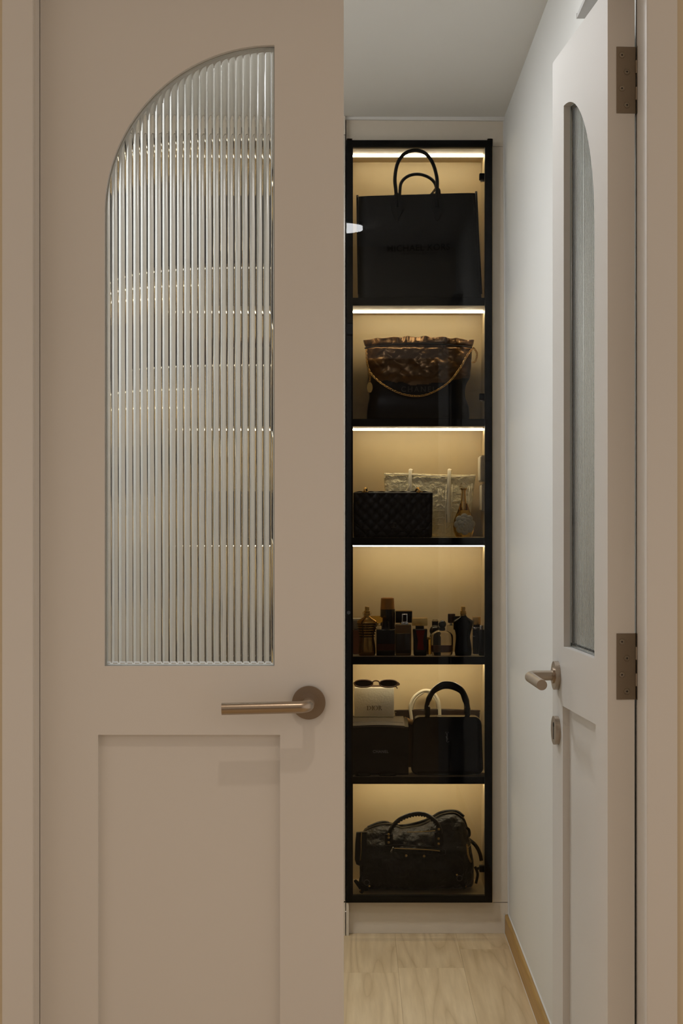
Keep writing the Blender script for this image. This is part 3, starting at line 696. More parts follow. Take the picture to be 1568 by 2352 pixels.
# ------------------------------------------------------------------ compartment 4: perfumes
z0 = SH['D']+.0006
def bottle(px, d, label): return thing('perfume_bottle', label, 'perfume', (pX(px, d), d, z0), 'perfume bottles on the fourth shelf')
def torso(px, d, label, mb, stripes, mcap, ring=True, mneck=None):
    t = bottle(px, d, label); c = pX(px, d); kk = F/d; Z = lambda y: max(pZ(y, d), z0)
    rws = [(1506, 18, 18, 10), (1500, 19.5, 19.5, 12), (1490, 19.5, 19.5, 13), (1475, 18, 17.5, 12), (1463, 16, 15.5, 11), (1452, 18.5, 17.5, 12), (1440, 21, 21, 13), (1430, 23, 23, 12), (1425.5, 21.5, 22, 10), (1421, 14, 15, 8), (1417, 8, 9, 7), (1413, 6, 6.5, 6)]
    rws = [(Z(y), c-a/kk, c+b/kk, d, h/kk, .85) for y, a, b, h in rws]
    loft('body', rws, mb, t, nseg=40, nrow=44, ang=3.0)
    if stripes:
        for y, w in ((1433, 22.6), (1438, 21.8), (1444, 20.6), (1450, 19), (1456, 17.6), (1462, 16.4)):
            tube('stripe', [(c+(w+.6)/kk*math.cos(2*PI*i/32), d+(13.6 if y < 1450 else 12.8)/kk*math.sin(2*PI*i/32), Z(y)) for i in range(32)], .00155, M_blackgl, t, 6, closed=True)
    lathe('collar', [(6.4/kk, Z(1414)), (6.4/kk, Z(1411)), (7.4/kk, Z(1410)), (7.4/kk, Z(1407.5)), (6.2/kk, Z(1407)), (6.8/kk, Z(1405)), (6.8/kk, Z(1403.5)), (4.8/kk, Z(1403))], c, d, mneck or mcap, t)
    lathe('spray_cap', [(4.9/kk, Z(1404)), (4.9/kk, Z(1394)), (4.2/kk, Z(1393.2))], c, d, mcap, t)
    if ring: tube('ring_pull', [(c+10/kk*math.cos(2*PI*i/24), d-.004+.002*math.sin(2*PI*i/24), Z(1408.5)+5/kk*math.sin(2*PI*i/24)) for i in range(24)], .0009, mcap, t, 6, closed=True)
    return t
torso(842.5, 5.545, 'gold torso-shaped perfume bottle with dark stripes', M_golddark, True, M_brass)
torso(1063.5, 5.545, 'black torso-shaped perfume bottle with gold neck', M_blackgl, False, M_brass, False)
def rect(px0, px1, pyt, d, mt, label, hd=.016, r=.003, yb=None):
    t = bottle((px0+px1)/2, d, label)
    box('body', pX(px0, d), pX(px1, d), d-hd, d+hd, z0, pZ(pyt, d), mt, t, r=r); return t
def capbox(t, a, b, y0, y1, d, mt, hd, nm='cap', r=.001): return box(nm, pX(a, d), pX(b, d), d-hd, d+hd, pZ(y1, d), pZ(y0, d), mt, t, r=r)
def capcyl(t, c, r, y0, y1, d, mt, nm='cap', taper=1.0):
    kk = F/d; return lathe(nm, [(r/kk, pZ(y1, d)), (r/kk, pZ(y1-1, d)), (r*taper/kk, pZ(y0+1, d)), (r*taper*.93/kk, pZ(y0, d))], pX(c, d), d, mt, t)
d = 5.55
t = rect(864, 906.5, 1445, d, M_blackgl, 'squat black perfume bottle with amber band near its base', .018)
box('amber_window', pX(865, d), pX(905.5, d), d-.0185, d-.0175, pZ(1493, d), pZ(1478, d), mat('amber_glow', (.075,.016,.004), .15), t)
capcyl(t, 885, 7.5, 1427, 1446, d, M_blackgl); capcyl(t, 885, 9.5, 1442, 1446, d, M_dark, 'collar')
d = 5.555
t = rect(907.5, 944, 1434, d, M_glassc, 'clear square perfume bottle with dark liquid and silver cap', .015, .004)
box('liquid', pX(910.5, d), pX(941, d), d-.011, d+.011, z0+.007, pZ(1455, d), mat('dark_liquid', (.008,.003,.0015), .1), t, r=.002)
capbox(t, 922.5, 935.5, 1410, 1429, d, M_chrome, .006); capbox(t, 921, 937, 1429, 1434, d, M_chrome, .007, 'collar')
box('cap_inlay', pX(925, d), pX(933, d), d-.0066, d-.006, pZ(1427, d), pZ(1412, d), M_blackgl, t)
d = 5.545
t = bottle(963.5, d, 'deep red tapered perfume bottle with wide gold cap')
loft('body', [(z0, pX(951, d), pX(978, d), d, .013, .3), (z0+.004, pX(949, d), pX(980, d), d, .0145, .3), (pZ(1470, d), pX(949, d), pX(980, d), d, .0145, .3), (pZ(1446, d), pX(947.5, d), pX(981, d), d, .015, .3), (pZ(1444, d), pX(949, d), pX(980, d), d, .014, .3)], M_blackgl, t, nseg=40, ang=.6)
V = [(pX(x, d), d-.0152, pZ(y, d)) for x, y in ((954, 1447), (975, 1447), (971, 1470), (973, 1492), (957, 1492), (959, 1470))]
prism('red_window', [(v[0], v[2]) for v in V], d-.0160, d-.0140, M_redgl, t)
box('silver_line', pX(952, d), pX(978, d), d-.0155, d+.0155, pZ(1446, d), pZ(1444.3, d), M_chrome, t)
capbox(t, 945.5, 981, 1419, 1437, d, M_gold, .013, 'cap', .0015); capbox(t, 954, 973, 1437, 1444.5, d, M_blackgl, .010, 'collar')
d = 5.55
t = bottle(1014.5, d, 'clear round-shouldered perfume bottle with amber liquid and ball cap')
Rws = [(z0, 996, 1034, 0, .011, .5), (z0+.003, 991, 1038, 0, .0145, .5), (pZ(1490, d), 989, 1040, 0, .016, .5), (pZ(1465, d), 989, 1040, 0, .016, .5), (pZ(1456, d), 991, 1038, 0, .016, .55), (pZ(1450, d), 999, 1030, 0, .013, .7), (pZ(1447, d), 1006, 1023, 0, .008, .9)]
loft('body', [(z, pX(a, d), pX(b, d), d+y, h, e) for z, a, b, y, h, e in Rws], M_glassc, t, nseg=40, nrow=30, ang=3.0)
Rws = [(pZ(1498, d), 996, 1033, 0, .009, .5), (pZ(1496, d), 993.5, 1035.5, 0, .0115, .5), (pZ(1482, d), 993, 1036, 0, .012, .5), (pZ(1481.5, d), 994, 1035, 0, .011, .5)]
loft('liquid', [(z, pX(a, d), pX(b, d), d+y, h, e) for z, a, b, y, h, e in Rws], mat('amber_perfume', (.16,.035,.006), .08, spec=.6), t, nseg=32, ang=.6)
sphere('ball_cap', (pX(1015.5, d), d, pZ(1433.5, d)), 9/(F/d), M_blackgl, t, u=20, v=12); capcyl(t, 1015, 7, 1441, 1449, d, M_blackgl, 'collar')
# back row
d = 5.67
t = bottle(890, d, 'tall dark flask with tapered bronze cap in the back row')
kk = F/d
lathe('body', [(15/kk, z0), (17/kk, z0+.003), (17.2/kk, pZ(1420, d)), (17/kk, pZ(1400, d)), (16.5/kk, pZ(1399, d))], pX(890, d), d, M_blackgl, t)
lathe('cap', [(16.6/kk, pZ(1399, d)), (16.4/kk, pZ(1397, d)), (15/kk, pZ(1374, d)), (13/kk, pZ(1372.6, d))], pX(889.5, d), d, M_bronze, t)
d = 5.69
t = rect(911, 944, 1440, d, M_glassc, 'boxy perfume bottle with broad black cap behind the silver-capped bottle', .014)
box('liquid', pX(914, d), pX(941, d), d-.010, d+.010, z0+.006, pZ(1450, d), mat('honey_liquid', (.20,.10,.02), .1), t)
capbox(t, 908, 946, 1403.5, 1430, d, M_blackgl, .014, 'cap', .001); box('cap_lid', pX(908, d), pX(946, d), d-.014, d+.014, pZ(1404, d)+.0002, pZ(1402, d), M_brass, t); capbox(t, 918, 937, 1430, 1440, d, M_brass, .008, 'collar')
d = 5.63
t = rect(852, 876, 1436, d, M_glassc, 'clear faceted perfume bottle half hidden behind the gold torso', .012)
loft('crystal_stopper', [(pZ(1431, d), pX(849, d), pX(874, d), d, .010, .6), (pZ(1428, d), pX(846, d), pX(879, d), d, .012, .6), (pZ(1419, d), pX(846, d), pX(879, d), d, .012, .6), (pZ(1415, d), pX(850, d), pX(874, d), d, .010, .6)], M_goldgl, t, nseg=12, ang=.3); capcyl(t, 863, 6, 1430, 1437, d, M_brass, 'collar')
d = 5.60
t = thing('perfume_bottle', 'dusty pink perfume bottle with pale cap at the far left', 'perfume', (pX(822, d), d, z0), 'perfume bottles on the fourth shelf')
box('body', IX0+.002, pX(835, d), d-.012, d+.012, z0, pZ(1446, d), M_pink, t, r=.003); box('cap', IX0+.002, pX(829, d), d-.011, d+.011, pZ(1445.5, d), pZ(1421, d), mat('pale_grey_cap', (.35,.32,.26), .3), t, r=.002)
box('cap_rim', IX0+.002, pX(829.5, d), d-.0112, d+.0112, pZ(1425, d), pZ(1420, d), M_card, t, r=.001)
d = 5.585
t = bottle(984.5, d, 'slim pale gold vial between the red bottle and the ball-capped bottle')
kk = F/d; lathe('body', [(5.6/kk, z0), (5.8/kk, z0+.001), (5.8/kk, pZ(1470, d)), (4.8/kk, pZ(1468, d))], pX(984.5, d), d, M_goldgl, t); capcyl(t, 984.5, 5, 1463, 1468.5, d, M_brass)
d = 5.635
t = bottle(1000, d, 'black round perfume bottle with ball cap behind the clear bottle')
kk = F/d; lathe('body', [(10/kk, z0), (13/kk, z0+.003), (13/kk, pZ(1462, d)), (10/kk, pZ(1455, d))], pX(999, d), d, M_blackgl, t); sphere('ball_cap', (pX(999, d), d, pZ(1449, d)), 12.5/kk, M_blackgl, t, u=20, v=12)
tube('cap_ring', [(pX(999, d)+12.6/kk*math.cos(2*PI*i/24), d-.001, pZ(1449, d)+12.6/kk*math.sin(2*PI*i/24)) for i in range(24)], .0008, M_chrome, t, 5, closed=True)
d = 5.70
t = rect(988, 1008, 1440, d, M_glassc, 'clear perfume bottle with low black cap at the back', .012); capbox(t, 991.5, 1006, 1428, 1440, d, M_blackgl, .009)
capcyl(t, 999, 8, 1423, 1428.5, d, M_glassc, 'cap_dome', .7)
d = 5.70
t = rect(1026, 1046, 1436, d, M_glassc, 'clear perfume bottle with tall brown rounded cap at the back', .012)
box('cap', pX(1028, d), pX(1045, d), d-.011, d+.011, pZ(1430.5, d), pZ(1409.5, d), mat('dark_brown_cap', (.02,.009,.004), .35), t, r=.003); capcyl(t, 1036, 4, 1430, 1437, d, M_chrome, 'collar')
d = 5.655
t = rect(1046, 1066, 1446, d, M_blackgl, 'plain black perfume bottle hidden behind the black torso', .012); capbox(t, 1041, 1058, 1415, 1446, d, M_blackgl, .008)
d = 5.61
t = rect(1085, 1105, 1444, d, M_blackgl, 'black perfume bottle with upright gold cap near the right end', .012)
capbox(t, 1084.5, 1103, 1417, 1434.5, d, M_gold, .012); capbox(t, 1086, 1102, 1434.5, 1440, d, M_blackgl, .010, 'collar'); capbox(t, 1084, 1104, 1440.5, 1444.5, d, M_chrome, .012, 'shoulder')
for x in (1085, 1096): box('silver_mark', pX(x, d), pX(x+5, d), d-.0124, d-.0119, pZ(1461.5, d), pZ(1460, d), M_chrome, t)
d = 5.55
t = rect(1098.5, 1112.5, 1446, d, M_blackgl, 'black perfume bottle at the far right against cabinet side', .014); capbox(t, 1101, 1111.5, 1436, 1447, d, M_chrome, .009)

# ------------------------------------------------------------------ compartment 5
z0 = SH['E']+.0006; d = 5.545
t = thing('flap_case', 'black leather flap case with grey-brown top carrying an ivory box', 'handbag', (pX(874, d), d+.05, z0))
dbx = 5.652; zt = pZ(1647, dbx); d = 5.532
xl = IX0+.0015; zf = pZ(1668, d)
def xprism(nm, prof, x0, x1, mt, par):   # side profile (y, z) swept along x with a slight bow
    n = 16; V, Fc = [], []; m_ = len(prof)
    for i in range(n+1):
        x = x0+(x1-x0)*i/n; b_ = math.sin(PI*i/n)
        V += [(x, y, z+.0035*b_*max(0, (1-(y-d)/.12)) if z > zf-.02 else z) for y, z in prof]
    for i in range(n):
        for k_ in range(m_): Fc.append([i*m_+k_, i*m_+(k_+1)%m_, (i+1)*m_+(k_+1)%m_, (i+1)*m_+k_])
    Fc += [list(range(m_)), [n*m_+k_ for k_ in range(m_)]]
    return mk(nm, V, Fc, mt, par, smooth=True, ang=.5)
xprism('body', [(d+.003, z0), (d, z0+.004), (d, zf-.008), (d+.004, zf-.003), (d+.10, zt-.0055), (d+.150, zt-.0055), (d+.156, zt-.010), (d+.156, z0)], xl, pX(938, d), M_lamb, t)
xprism('flap', [(d-.002, zf-.006), (d-.001, zf+.001), (d+.012, zf+.004), (d+.10, zt-.0025), (d+.118, zt-.0008), (d+.154, zt-.0008), (d+.154, zt-.0053), (d+.10, zt-.0053), (d+.004, zf-.0025)], xl, pX(929, d), M_flap, t)
xprism('flap_layer', [(d+.030, zf+.0050), (d+.034, zf+.0085), (d+.080, zt-.0010), (d+.098, zt-.0012), (d+.098, zt-.0024)], xl, pX(926, d), M_flap, t)
mk('lettering', *textg('CHANEL', pX(856, d), pX(892, d), pZ(1729.5, d), pZ(1723, d), d-.0005, bold=.022, spacing=1.1), M_greylet, t)['label'] = 'grey lettering CHANEL'
t = thing('gift_box', 'ivory textured gift box marked DIOR on the black flap case', 'box', (pX(859, dbx), dbx+.03, zt))
zbt = pZ(1580.5, dbx)
box('box_body', pX(813.5, dbx), pX(904.5, dbx), dbx, dbx+.036, zt+.0004, zbt, M_card, t, r=.0012)
# serifed letters: stems and bows as strokes of uneven width
def lbar(x0, x1, y0, y1): return boxg(pX(x0, dbx), pX(x1, dbx), dbx-.0007, dbx-.0001, pZ(y1, dbx), pZ(y0, dbx))
def lbow(cx, cy, rx, ry, a0, a1, n=18, thick=1.5, thin=.45):
    V, Fc = [], []
    for i in range(n+1):
        a = a0+(a1-a0)*i/n; w = thin+(thick-thin)*abs(math.cos(a))
        for yy in (dbx-.0007, dbx-.0001):
            for s in (1, 0): V.append((pX(cx+(rx-s*w)*math.cos(a), dbx), yy, pZ(cy+(ry-s*w*.8)*math.sin(a), dbx)))
    for i in range(n):
        a, b = 4*i, 4*i+4
        Fc += [[a, a+1, b+1, b], [a+2, b+2, b+3, a+3], [a, b, b+2, a+2], [a+1, a+3, b+3, b+1]]
    return V, Fc
LT = [lbar(843.2, 844.8, 1621, 1631), lbar(842, 846, 1621, 1621.5), lbar(842, 846, 1630.5, 1631), lbow(845, 1626, 7, 5, -PI/2, PI/2),
      lbar(854.3, 856, 1621, 1631), lbar(853, 857.3, 1621, 1621.5), lbar(853, 857.3, 1630.5, 1631), lbow(862.3, 1626, 5.2, 5.2, 0, 2*PI, 28),
      lbar(869.5, 871.1, 1621, 1631), lbar(868.3, 872.3, 1621, 1621.5), lbar(868.3, 872.3, 1630.5, 1631), lbow(871, 1623.6, 4, 2.7, -PI/2, PI/2)]
leg = prismg([(pX(872, dbx), pZ(1626, dbx)), (pX(873.6, dbx), pZ(1626, dbx)), (pX(877, dbx), pZ(1631, dbx)), (pX(875.2, dbx), pZ(1631, dbx))], dbx-.0007, dbx-.0001)
mk('lettering', *join(*LT, leg), M_cardlet, t)['label'] = 'engraved serif lettering DIOR'
# sunglasses
ds = 5.656; zs_ = zbt+.0006
t = thing('sunglasses', 'tortoiseshell oval sunglasses lying on the ivory box', 'sunglasses', (pX(864, ds), ds, zs_))
ks = F/ds
def ov(cx, cy, rx, ry, a): return (pX(cx, ds)+rx/ks*math.copysign(abs(math.cos(a))**.8, math.cos(a)), pZ(cy, ds)+ry/ks*math.sin(a))
for cx, sgn in ((834.5, -1), (892, 1)):
    rim = tube('rim', [(*(ov(cx, 1570.2, 20.8, 8.2, 2*PI*i/32)[:1]), ds, ov(cx, 1570.2, 20.8, 8.2, 2*PI*i/32)[1]+.0006*0) for i in range(32)], .0024, M_tort, t, 8, closed=True)
    o = [ov(cx, 1570.2, 20.3, 7.7, 2*PI*i/32) for i in range(32)]
    prism('lens', o, ds-.0006, ds+.0006, M_lens, rim)
tube('bridge', spline([(pX(853, ds), ds, pZ(1569, ds)), (pX(858, ds), ds-.002, pZ(1564.5, ds)), (pX(863, ds), ds-.003, pZ(1563.5, ds)), (pX(868, ds), ds-.002, pZ(1564.5, ds)), (pX(873, ds), ds, pZ(1569, ds))], 16), .0022, M_tort, t, 8)
tube('temple', spline([(pX(913.5, ds), ds, pZ(1568, ds)), (pX(915, ds), ds+.010, pZ(1569, ds)), (pX(913, ds), ds+.018, pZ(1575, ds)), (pX(870, ds), ds+.026, zbt and pZ(1577.5, ds)), (pX(835, ds), ds+.030, pZ(1577.5, ds))], 24), .0020, M_tort, t, 8)
tube('temple', spline([(pX(813.5, ds), ds, pZ(1568, ds)), (pX(812.5, ds), ds+.008, pZ(1570, ds)), (pX(820, ds), ds+.034, pZ(1576, ds)), (pX(870, ds), ds+.036, pZ(1577.5, ds)), (pX(905, ds), ds+.034, pZ(1578, ds)), (pX(913, ds), ds+.032, pZ(1584, ds))], 24), .0020, M_tort, t, 8)
# two black compacts before the case
for px, w, lb in ((833, 17, 'black oval compact lying at the left foot of the flap case'), (890, 19, 'black oval compact lying before the middle of flap case')):
    dc = 5.520; kc = F/dc
    t = thing('compact', lb, 'compact', (pX(px, dc), dc, z0), 'black compacts before the flap case')
    loft('base', [(z0, pX(px-w, dc), pX(px+w, dc), dc, .013, .8), (z0+.003, pX(px-w-1.5, dc), pX(px+w+1.5, dc), dc, .0145, .8), (z0+.0055, pX(px-w-1, dc), pX(px+w+1, dc), dc, .014, .8)], M_patent, t, nseg=32, ang=.6)
    loft('lid', [(z0+.006, pX(px-w-1, dc), pX(px+w+1, dc), dc, .014, .8), (z0+.0095, pX(px-w, dc), pX(px+w, dc), dc, .013, .8), (z0+.011, pX(px-w*.7, dc), pX(px+w*.7, dc), dc, .009, .8)], M_patent, t, nseg=32, ang=.9)
# black top-handle bag
d = 5.53
t = thing('top_handle_bag', 'glossy black rounded handbag with curved double handles', 'handbag', (pX(1028, d), d+.05, z0))
xl2, xr2 = pX(943.5, d), pX(1110, d)
o = []
def rr2(x0, x1, zb_, zt_, rb, rt, n=8):
    pts = []
    for cx, cz, r, a0 in ((x1-rb, zb_+rb, rb, -PI/2), (x1-rt, zt_-rt, rt, 0), (x0+rt, zt_-rt, rt, PI/2), (x0+rb, zb_+rb, rb, PI)):
        for i in range(n+1): a = a0+PI/2*i/n; pts.append((cx+r*math.cos(a), cz+r*math.sin(a)))
    return pts
kk = F/d
ztp = pZ(1647, d)
base = rr2(xl2, xr2, z0, ztp, 16/kk, 17/kk)
base = [(x+(pX(1028, d)-x)*.06*max(0, (z-z0)/(ztp-z0)), z) for x, z in base]
cx0, cz0 = pX(1028, d), (z0+ztp)/2
def ins(s): return [(cx0+(x-cx0)*(1-s/ (xr2-cx0)), max(z0, cz0+(z-cz0)*(1-s/(ztp-cz0)))) for x, z in base]
secs = [(.010, d+.0), (.004, d+.0015), (0.0, d+.006), (0, d+.058), (.004, d+.0625), (.010, d+.064)]
V, Fc = [], []
n = len(base)
for s, y in secs: V += [(x, y, z) for x, z in ins(s)]
for j in range(len(secs)-1):
    for i in range(n): Fc.append([j*n+i, j*n+(i+1)%n, (j+1)*n+(i+1)%n, (j+1)*n+i])
Fc.append(list(range(n))); Fc.append([(len(secs)-1)*n+i for i in range(n)])
mk('body', V, Fc, M_patent, t, smooth=True, ang=.5)
tube('piping', [(x, d+.0035, z) for x, z in ins(.0015)], .0017, M_patent, t, 6, closed=True)
for off, yy in ((0, d+.012), (1, d+.046)):
    sx = 3 if off else 0; sy = 9 if off else 0
    pts = [(981+sx, 1640), (979+sx, 1625), (984+sx, 1606+sy*.3), (996, 1586+sy*.7), (1014, 1573+sy), (1028, 1571+sy), (1044, 1574+sy), (1061, 1586+sy*.7), (1071-sx, 1606+sy*.3), (1075-sx, 1625), (1074-sx, 1640)]
    h = tube('handle', spline([(pX(x, d), yy, pZ(y, d)) for x, y in pts], 48), [(.0078 if 8 < i < 40 else .0064) for i in range(48)], M_patent, t, 14)
    for x in (982, 1074):
        lathe('handle_loop', [(.0062, pZ(1651, d)), (.0062, pZ(1646, d)), (.0090, pZ(1643, d)), (.0094, pZ(1634, d)), (.0090, pZ(1626, d)), (.0058, pZ(1624, d))], pX(x, d), yy, M_patent, t, seg=16)
mk('monogram', *join(*[tubeg(spline([(pX(x, d), d-.0004, pZ(y, d)) for x, y in p], 14), .0007, 5) for p in
   ([(1023, 1681), (1026, 1688), (1026, 1696)], [(1029, 1681), (1026, 1689)], [(1028, 1690), (1024, 1692), (1028, 1697), (1025, 1702)], [(1025, 1694), (1026, 1704), (1031, 1703)])]), M_greylet, t, smooth=True)
# brown tote behind
d = 5.70
t = thing('brown_tote', 'dark brown tote with cream rolled handles behind the glossy black handbag', 'handbag', (pX(1006, d), d+.02, z0))
loft('body', [(z0, pX(930, d), pX(1080, d), d+.022, .020, .3), (pZ(1700, d), pX(915, d), pX(1096, d), d+.022, .022, .3), (pZ(1640, d), pX(906, d), pX(1103, d), d+.022, .014, .3), (pZ(1633, d), pX(906, d), pX(1103.5, d), d+.022, .012, .3)], M_brown, t, nseg=48, nrow=14,
     disp=lambda p, a, v: Vector((p.x, p.y, p.z+(v**4)*.0035*math.cos((p.x-pX(1005, d))*14))))
for sx, yy in ((0, d+.002), (5, d+.034)):
    tube('handle', spline([(pX(x+sx*(1 if x < 975 else -.4), d), yy, pZ(y+sx*.8, d)) for x, y in ((946, 1660), (944, 1645), (942, 1622), (950, 1602), (966, 1589), (980, 1586), (994, 1591), (1005, 1606), (1009, 1625), (1010, 1660))], 44), .0052, M_creamt, t, 12)
tube('handle_tab', spline([(pX(x, d), d-.004, pZ(y, d)) for x, y in ((927, 1651), (938, 1656), (950, 1660), (958, 1668))], 14), .0085, M_tan, t, 10, flat=.5)
for x in (909, 1101): sphere('rivet', (pX(x, d), d+.009, pZ(1637, d)), .0015, M_chrome, t)

# ------------------------------------------------------------------ compartment 6: crinkled motorcycle bag
z0 = SH['F']+.0006; d = 5.545; kk = F/d
Q = lambda x, y, yy: Vector((pX(x, d), yy, pZ(y, d)))
t = thing('city_bag', 'black crinkled leather bag with brass studs, zips and stitched handle', 'handbag', (pX(955, d), d+.07, z0))
prof = [(826, 2043, 1985, .055, .020), (832, 2048, 1930, .062, .045), (845, 2050, 1914, .065, .062), (870, 2050, 1906, .066, .070), (895, 2050, 1904, .066, .074), (925, 2050, 1911, .066, .076), (950, 2050, 1909, .066, .077), (980, 2050, 1899, .066, .077), (1010, 2050, 1883, .066, .076), (1040, 2050, 1877, .066, .072), (1062, 2050, 1885, .066, .066), (1076, 2048, 1905, .066, .055), (1085, 2046, 1955, .064, .044), (1090, 2040, 1985, .060, .022)]
def crk(p, a, v):
    h = (p.z-z0)/.13
    n = noise.fractal(Vector((p.x*26, p.y*20, p.z*30)), 1.0, 2.0, 4)
    fold = .006*math.sin((p.x*70-p.z*95)+3*noise.noise(Vector((p.x*14, 1, p.z*14))))
    w = min(1, max(0, h-.15))
    sx = 1 if math.cos(a) else 1
    r = Vector(p); dirv = Vector((0, math.sin(a), math.cos(a)*.35))
    r += dirv*(.006*n+fold*w*(.5+.5*noise.noise(Vector((p.x*8, 4, p.z*8)))))
    # taper in depth towards the top so that the upper flap leans back
    if math.sin(a) < 0: r.y += .040*min(1, max(0, (p.z-(z0+.075))/.11))**1.2
    r.z = max(r.z, z0); return r
rows = []
for x, yb, yt, yo, hd in prof: rows.append((pX(x, d), max(pZ(yb, d), z0), pZ(yt, d), d+.012+yo, hd, .5))
loft('body', rows, M_crinkle, t, nseg=150, nrow=170, disp=crk, axis='x', ang=3.0)
def frontY(z): return d+.012-.010+.040*min(1, max(0, (z-(z0+.075))/.11))**1.2-.008
def onf(x, y, o=0.0): z = pZ(y, d); return Vector((pX(x, d), frontY(z)-.006+o, z))
# back ridge flap
tube('back_rim', spline([Q(845, 1913, d+.10), Q(870, 1904, d+.11), Q(890, 1903, d+.11), Q(905, 1910, d+.11), Q(940, 1909, d+.11), Q(985, 1896, d+.11), Q(1012, 1881, d+.11), Q(1035, 1876, d+.11), Q(1055, 1878, d+.11), Q(1070, 1889, d+.11)], 50), .0045, M_crinkle, t, 8)
# handle with whip stitching
hp = spline([onf(894, 1917, -.008), onf(899, 1903, -.010), onf(915, 1885, -.012), onf(938, 1874, -.012), onf(962, 1870, -.012), onf(984, 1875, -.012), onf(1002, 1890, -.011), onf(1010, 1905, -.009), onf(1011, 1917, -.008)], 80)
for p_ in hp: p_.y = d+.010
h = tube('handle', hp, .0066, M_crinkle, t, 12)
ctr = Vector((pX(955, d), 0, pZ(1925, d)))
st_ = []
for i in range(10, 70, 3):
    c = hp[i]; n_ = (Vector((ctr.x, c.y, ctr.z))-c).normalized(); tg = (hp[i+1]-hp[i-1]).normalized()
    st_.append(tubeg([c+n_*.0050-tg*.0030+Vector((0,-.0045,0)), c+n_*.0076, c+n_*.0050+tg*.0030+Vector((0,.0045,0))], .0019, 6))
mk('stitching', *join(*st_), M_trim, h, smooth=True)
hp2 = spline([Q(1066, 1935, d+.13), Q(1075, 1940, d+.125), Q(1095, 1954, d+.11), Q(1106, 1972, d+.10), Q(1110, 1990, d+.09)], 30)
hp2 = [Vector((min(v_.x, IX1-.008), v_.y, v_.z)) for v_ in hp2]
tube('rear_handle', hp2, .0060, M_crinkle, t, 10)
# handle tabs with studs
for xs, ys in ((893, (1917, 1926, 1937)), (1008, (1905, 1928, 1940))):
    w = 9.5 if xs < 950 else 10
    o = [(pX(xs-w, d), pZ(ys[0]+2 if xs < 950 else 1914, d)), (pX(xs+w, d), pZ(ys[0]+2 if xs < 950 else 1914, d))]
    bot = ys[2]+8
    o += [(pX(xs+w*math.cos(a), d), pZ(bot-8+8*math.sin(a), d)) for a in [PI*i/12 for i in range(13)]]
    zm = pZ(ys[1]+6, d); ty = frontY(zm)-.009
    tb = prism('handle_tab', o, ty, ty+.010, M_trim, t)
    for y in ys: sphere('stud', (pX(xs-.5, d), ty-.0012 if y > 1920 else hp[0].y-.0068, pZ(y, d)), .0042, M_brass, tb, sy=.7)
    tube('tab_ring', [(pX(xs, d)+.0115*math.cos(2*PI*i/20), ty+.001, pZ(1918 if xs < 950 else 1917, d)+.0055*math.sin(2*PI*i/20)) for i in range(20)], .0014, M_trim, tb, 6, closed=True)
# zips
def zipper(nm, pts, r=.0019):
    P_ = [onf(x, y, o) for x, y, o in pts]; z_ = tube(nm, spline(P_, 30), r, M_brass, t, 6)
    return z_
zp1 = zipper('front_zip', [(905, 1949, -.004), (930, 1950, -.006), (965, 1951, -.007), (995, 1953, -.006), (1010, 1955, -.004)])
tube('zip_piping', spline([onf(x, y, -.005) for x, y in ((884, 1944), (905, 1942.5), (945, 1944), (990, 1946), (1018, 1952), (1021, 1958), (1015, 1962), (960, 1959), (905, 1955))], 40), .0024, M_crinkle, t, 6)
mk('zip_pull', *join(tubeg([onf(901, 1947, -.012), onf(896, 1957, -.012)], .0010, 6), tubeg([onf(901, 1947, -.012), onf(899, 1958, -.012)], .0010, 6), tubeg([onf(896, 1954, -.012), onf(899, 1954, -.012)], .0009, 6), sphereg(onf(902, 1947, -.011), .0028)), M_chrome, t, smooth=True)
zipper('top_zip', [(935, 1915.5, .004), (955, 1915, .003), (975, 1914, .003), (1000, 1912, .003)], .0013)
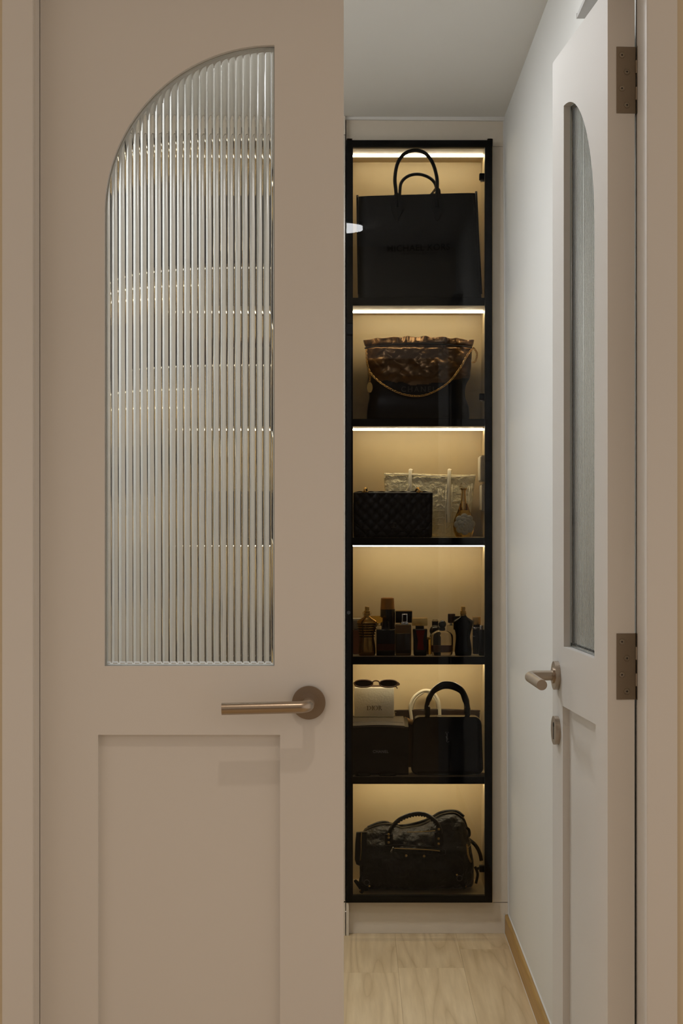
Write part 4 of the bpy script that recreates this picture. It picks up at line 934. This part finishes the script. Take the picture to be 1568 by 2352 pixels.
# side pocket flap on the left with its own zip
o = [(pX(x, d), pZ(y, d)) for x, y in ((818, 1913), (842, 1912), (842, 1975), (838, 1986), (828, 1990), (818, 1986), (814.5, 1975), (815.5, 1940))]
sp = prism('side_flap', o, d+.004, d+.020, M_trim, t)
tube('side_zip', spline([(pX(x, d), d+.0035, pZ(y, d)) for x, y in ((830, 1913), (829, 1935), (829, 1955), (827, 1977))], 20), .0016, M_brass, sp, 6)
for x, y in ((932.5, 1965), (973.5, 1966)): sphere('stud', onf(x, y, -.0035), .0042, M_brass, t, sy=.7)
tube('seam_line', [onf(x, y, -.004) for x, y in ((924, 1960.5), (950, 1961), (982, 1961.5))], .0007, M_trim, t, 5)
# corner buckle straps
for x, y, mm in ((842, 2030, -1), (1054, 2020, 1)):
    s = tube('corner_strap', spline([onf(x-14*mm, y-24, -.003), onf(x-5*mm, y-10, -.006), onf(x+4*mm, y+4, -.007), onf(x+14*mm, y+18, -.004)], 16), .0062, M_trim, t, 8, flat=.4)
    tube('strap_ring', [onf(x, y-6, -.010)+Vector((.0085*math.cos(2*PI*i/20), 0, .0085*math.sin(2*PI*i/20))) for i in range(20)], .0012, M_gun, s, 6, closed=True)
    sphere('stud', onf(x-6*mm, y-14 if mm > 0 else y+2, -.011), .0032, M_brass, s, sy=.7)
    sphere('stud', onf(x+15*mm, y+13, -.010), .0028, M_bronze, s, sy=.7)
for pts in (((836, 1988), (833, 2000), (838, 2012), (848, 2004)), ((834, 2010), (827, 2028), (832, 2047), (845, 2049)), ((828, 2046), (815, 2027), (824, 2033), (836, 2036)), ((1072, 1905), (1078, 1910), (1079, 1922), (1073, 1928)), ((1096, 2000), (1104, 1998), (1112, 1996)), ((1092, 1995), (1098, 2012), (1094, 2034))):
    tube('strap', [Vector((min(v_.x, IX1-.004), v_.y, max(v_.z, z0+.004))) for v_ in spline([Q(x, y, d+.030) for x, y in pts], 18)], .0042, M_trim, t, 8, flat=.5)
tube('tag_cord', spline([Q(x, y, d+.02) for x, y in ((1077, 1925), (1080, 1933), (1084, 1940), (1079, 1946), (1076, 1950))], 18), .0006, M_brass, t, 5)
chain('ring_chain', [Q(x, y, d+.012) for x, y in ((1072, 1940), (1074, 1950), (1075, 1962), (1078, 1972), (1081, 1979))], t, step=.006, r=.0009, L=.0052, mt=M_brass)
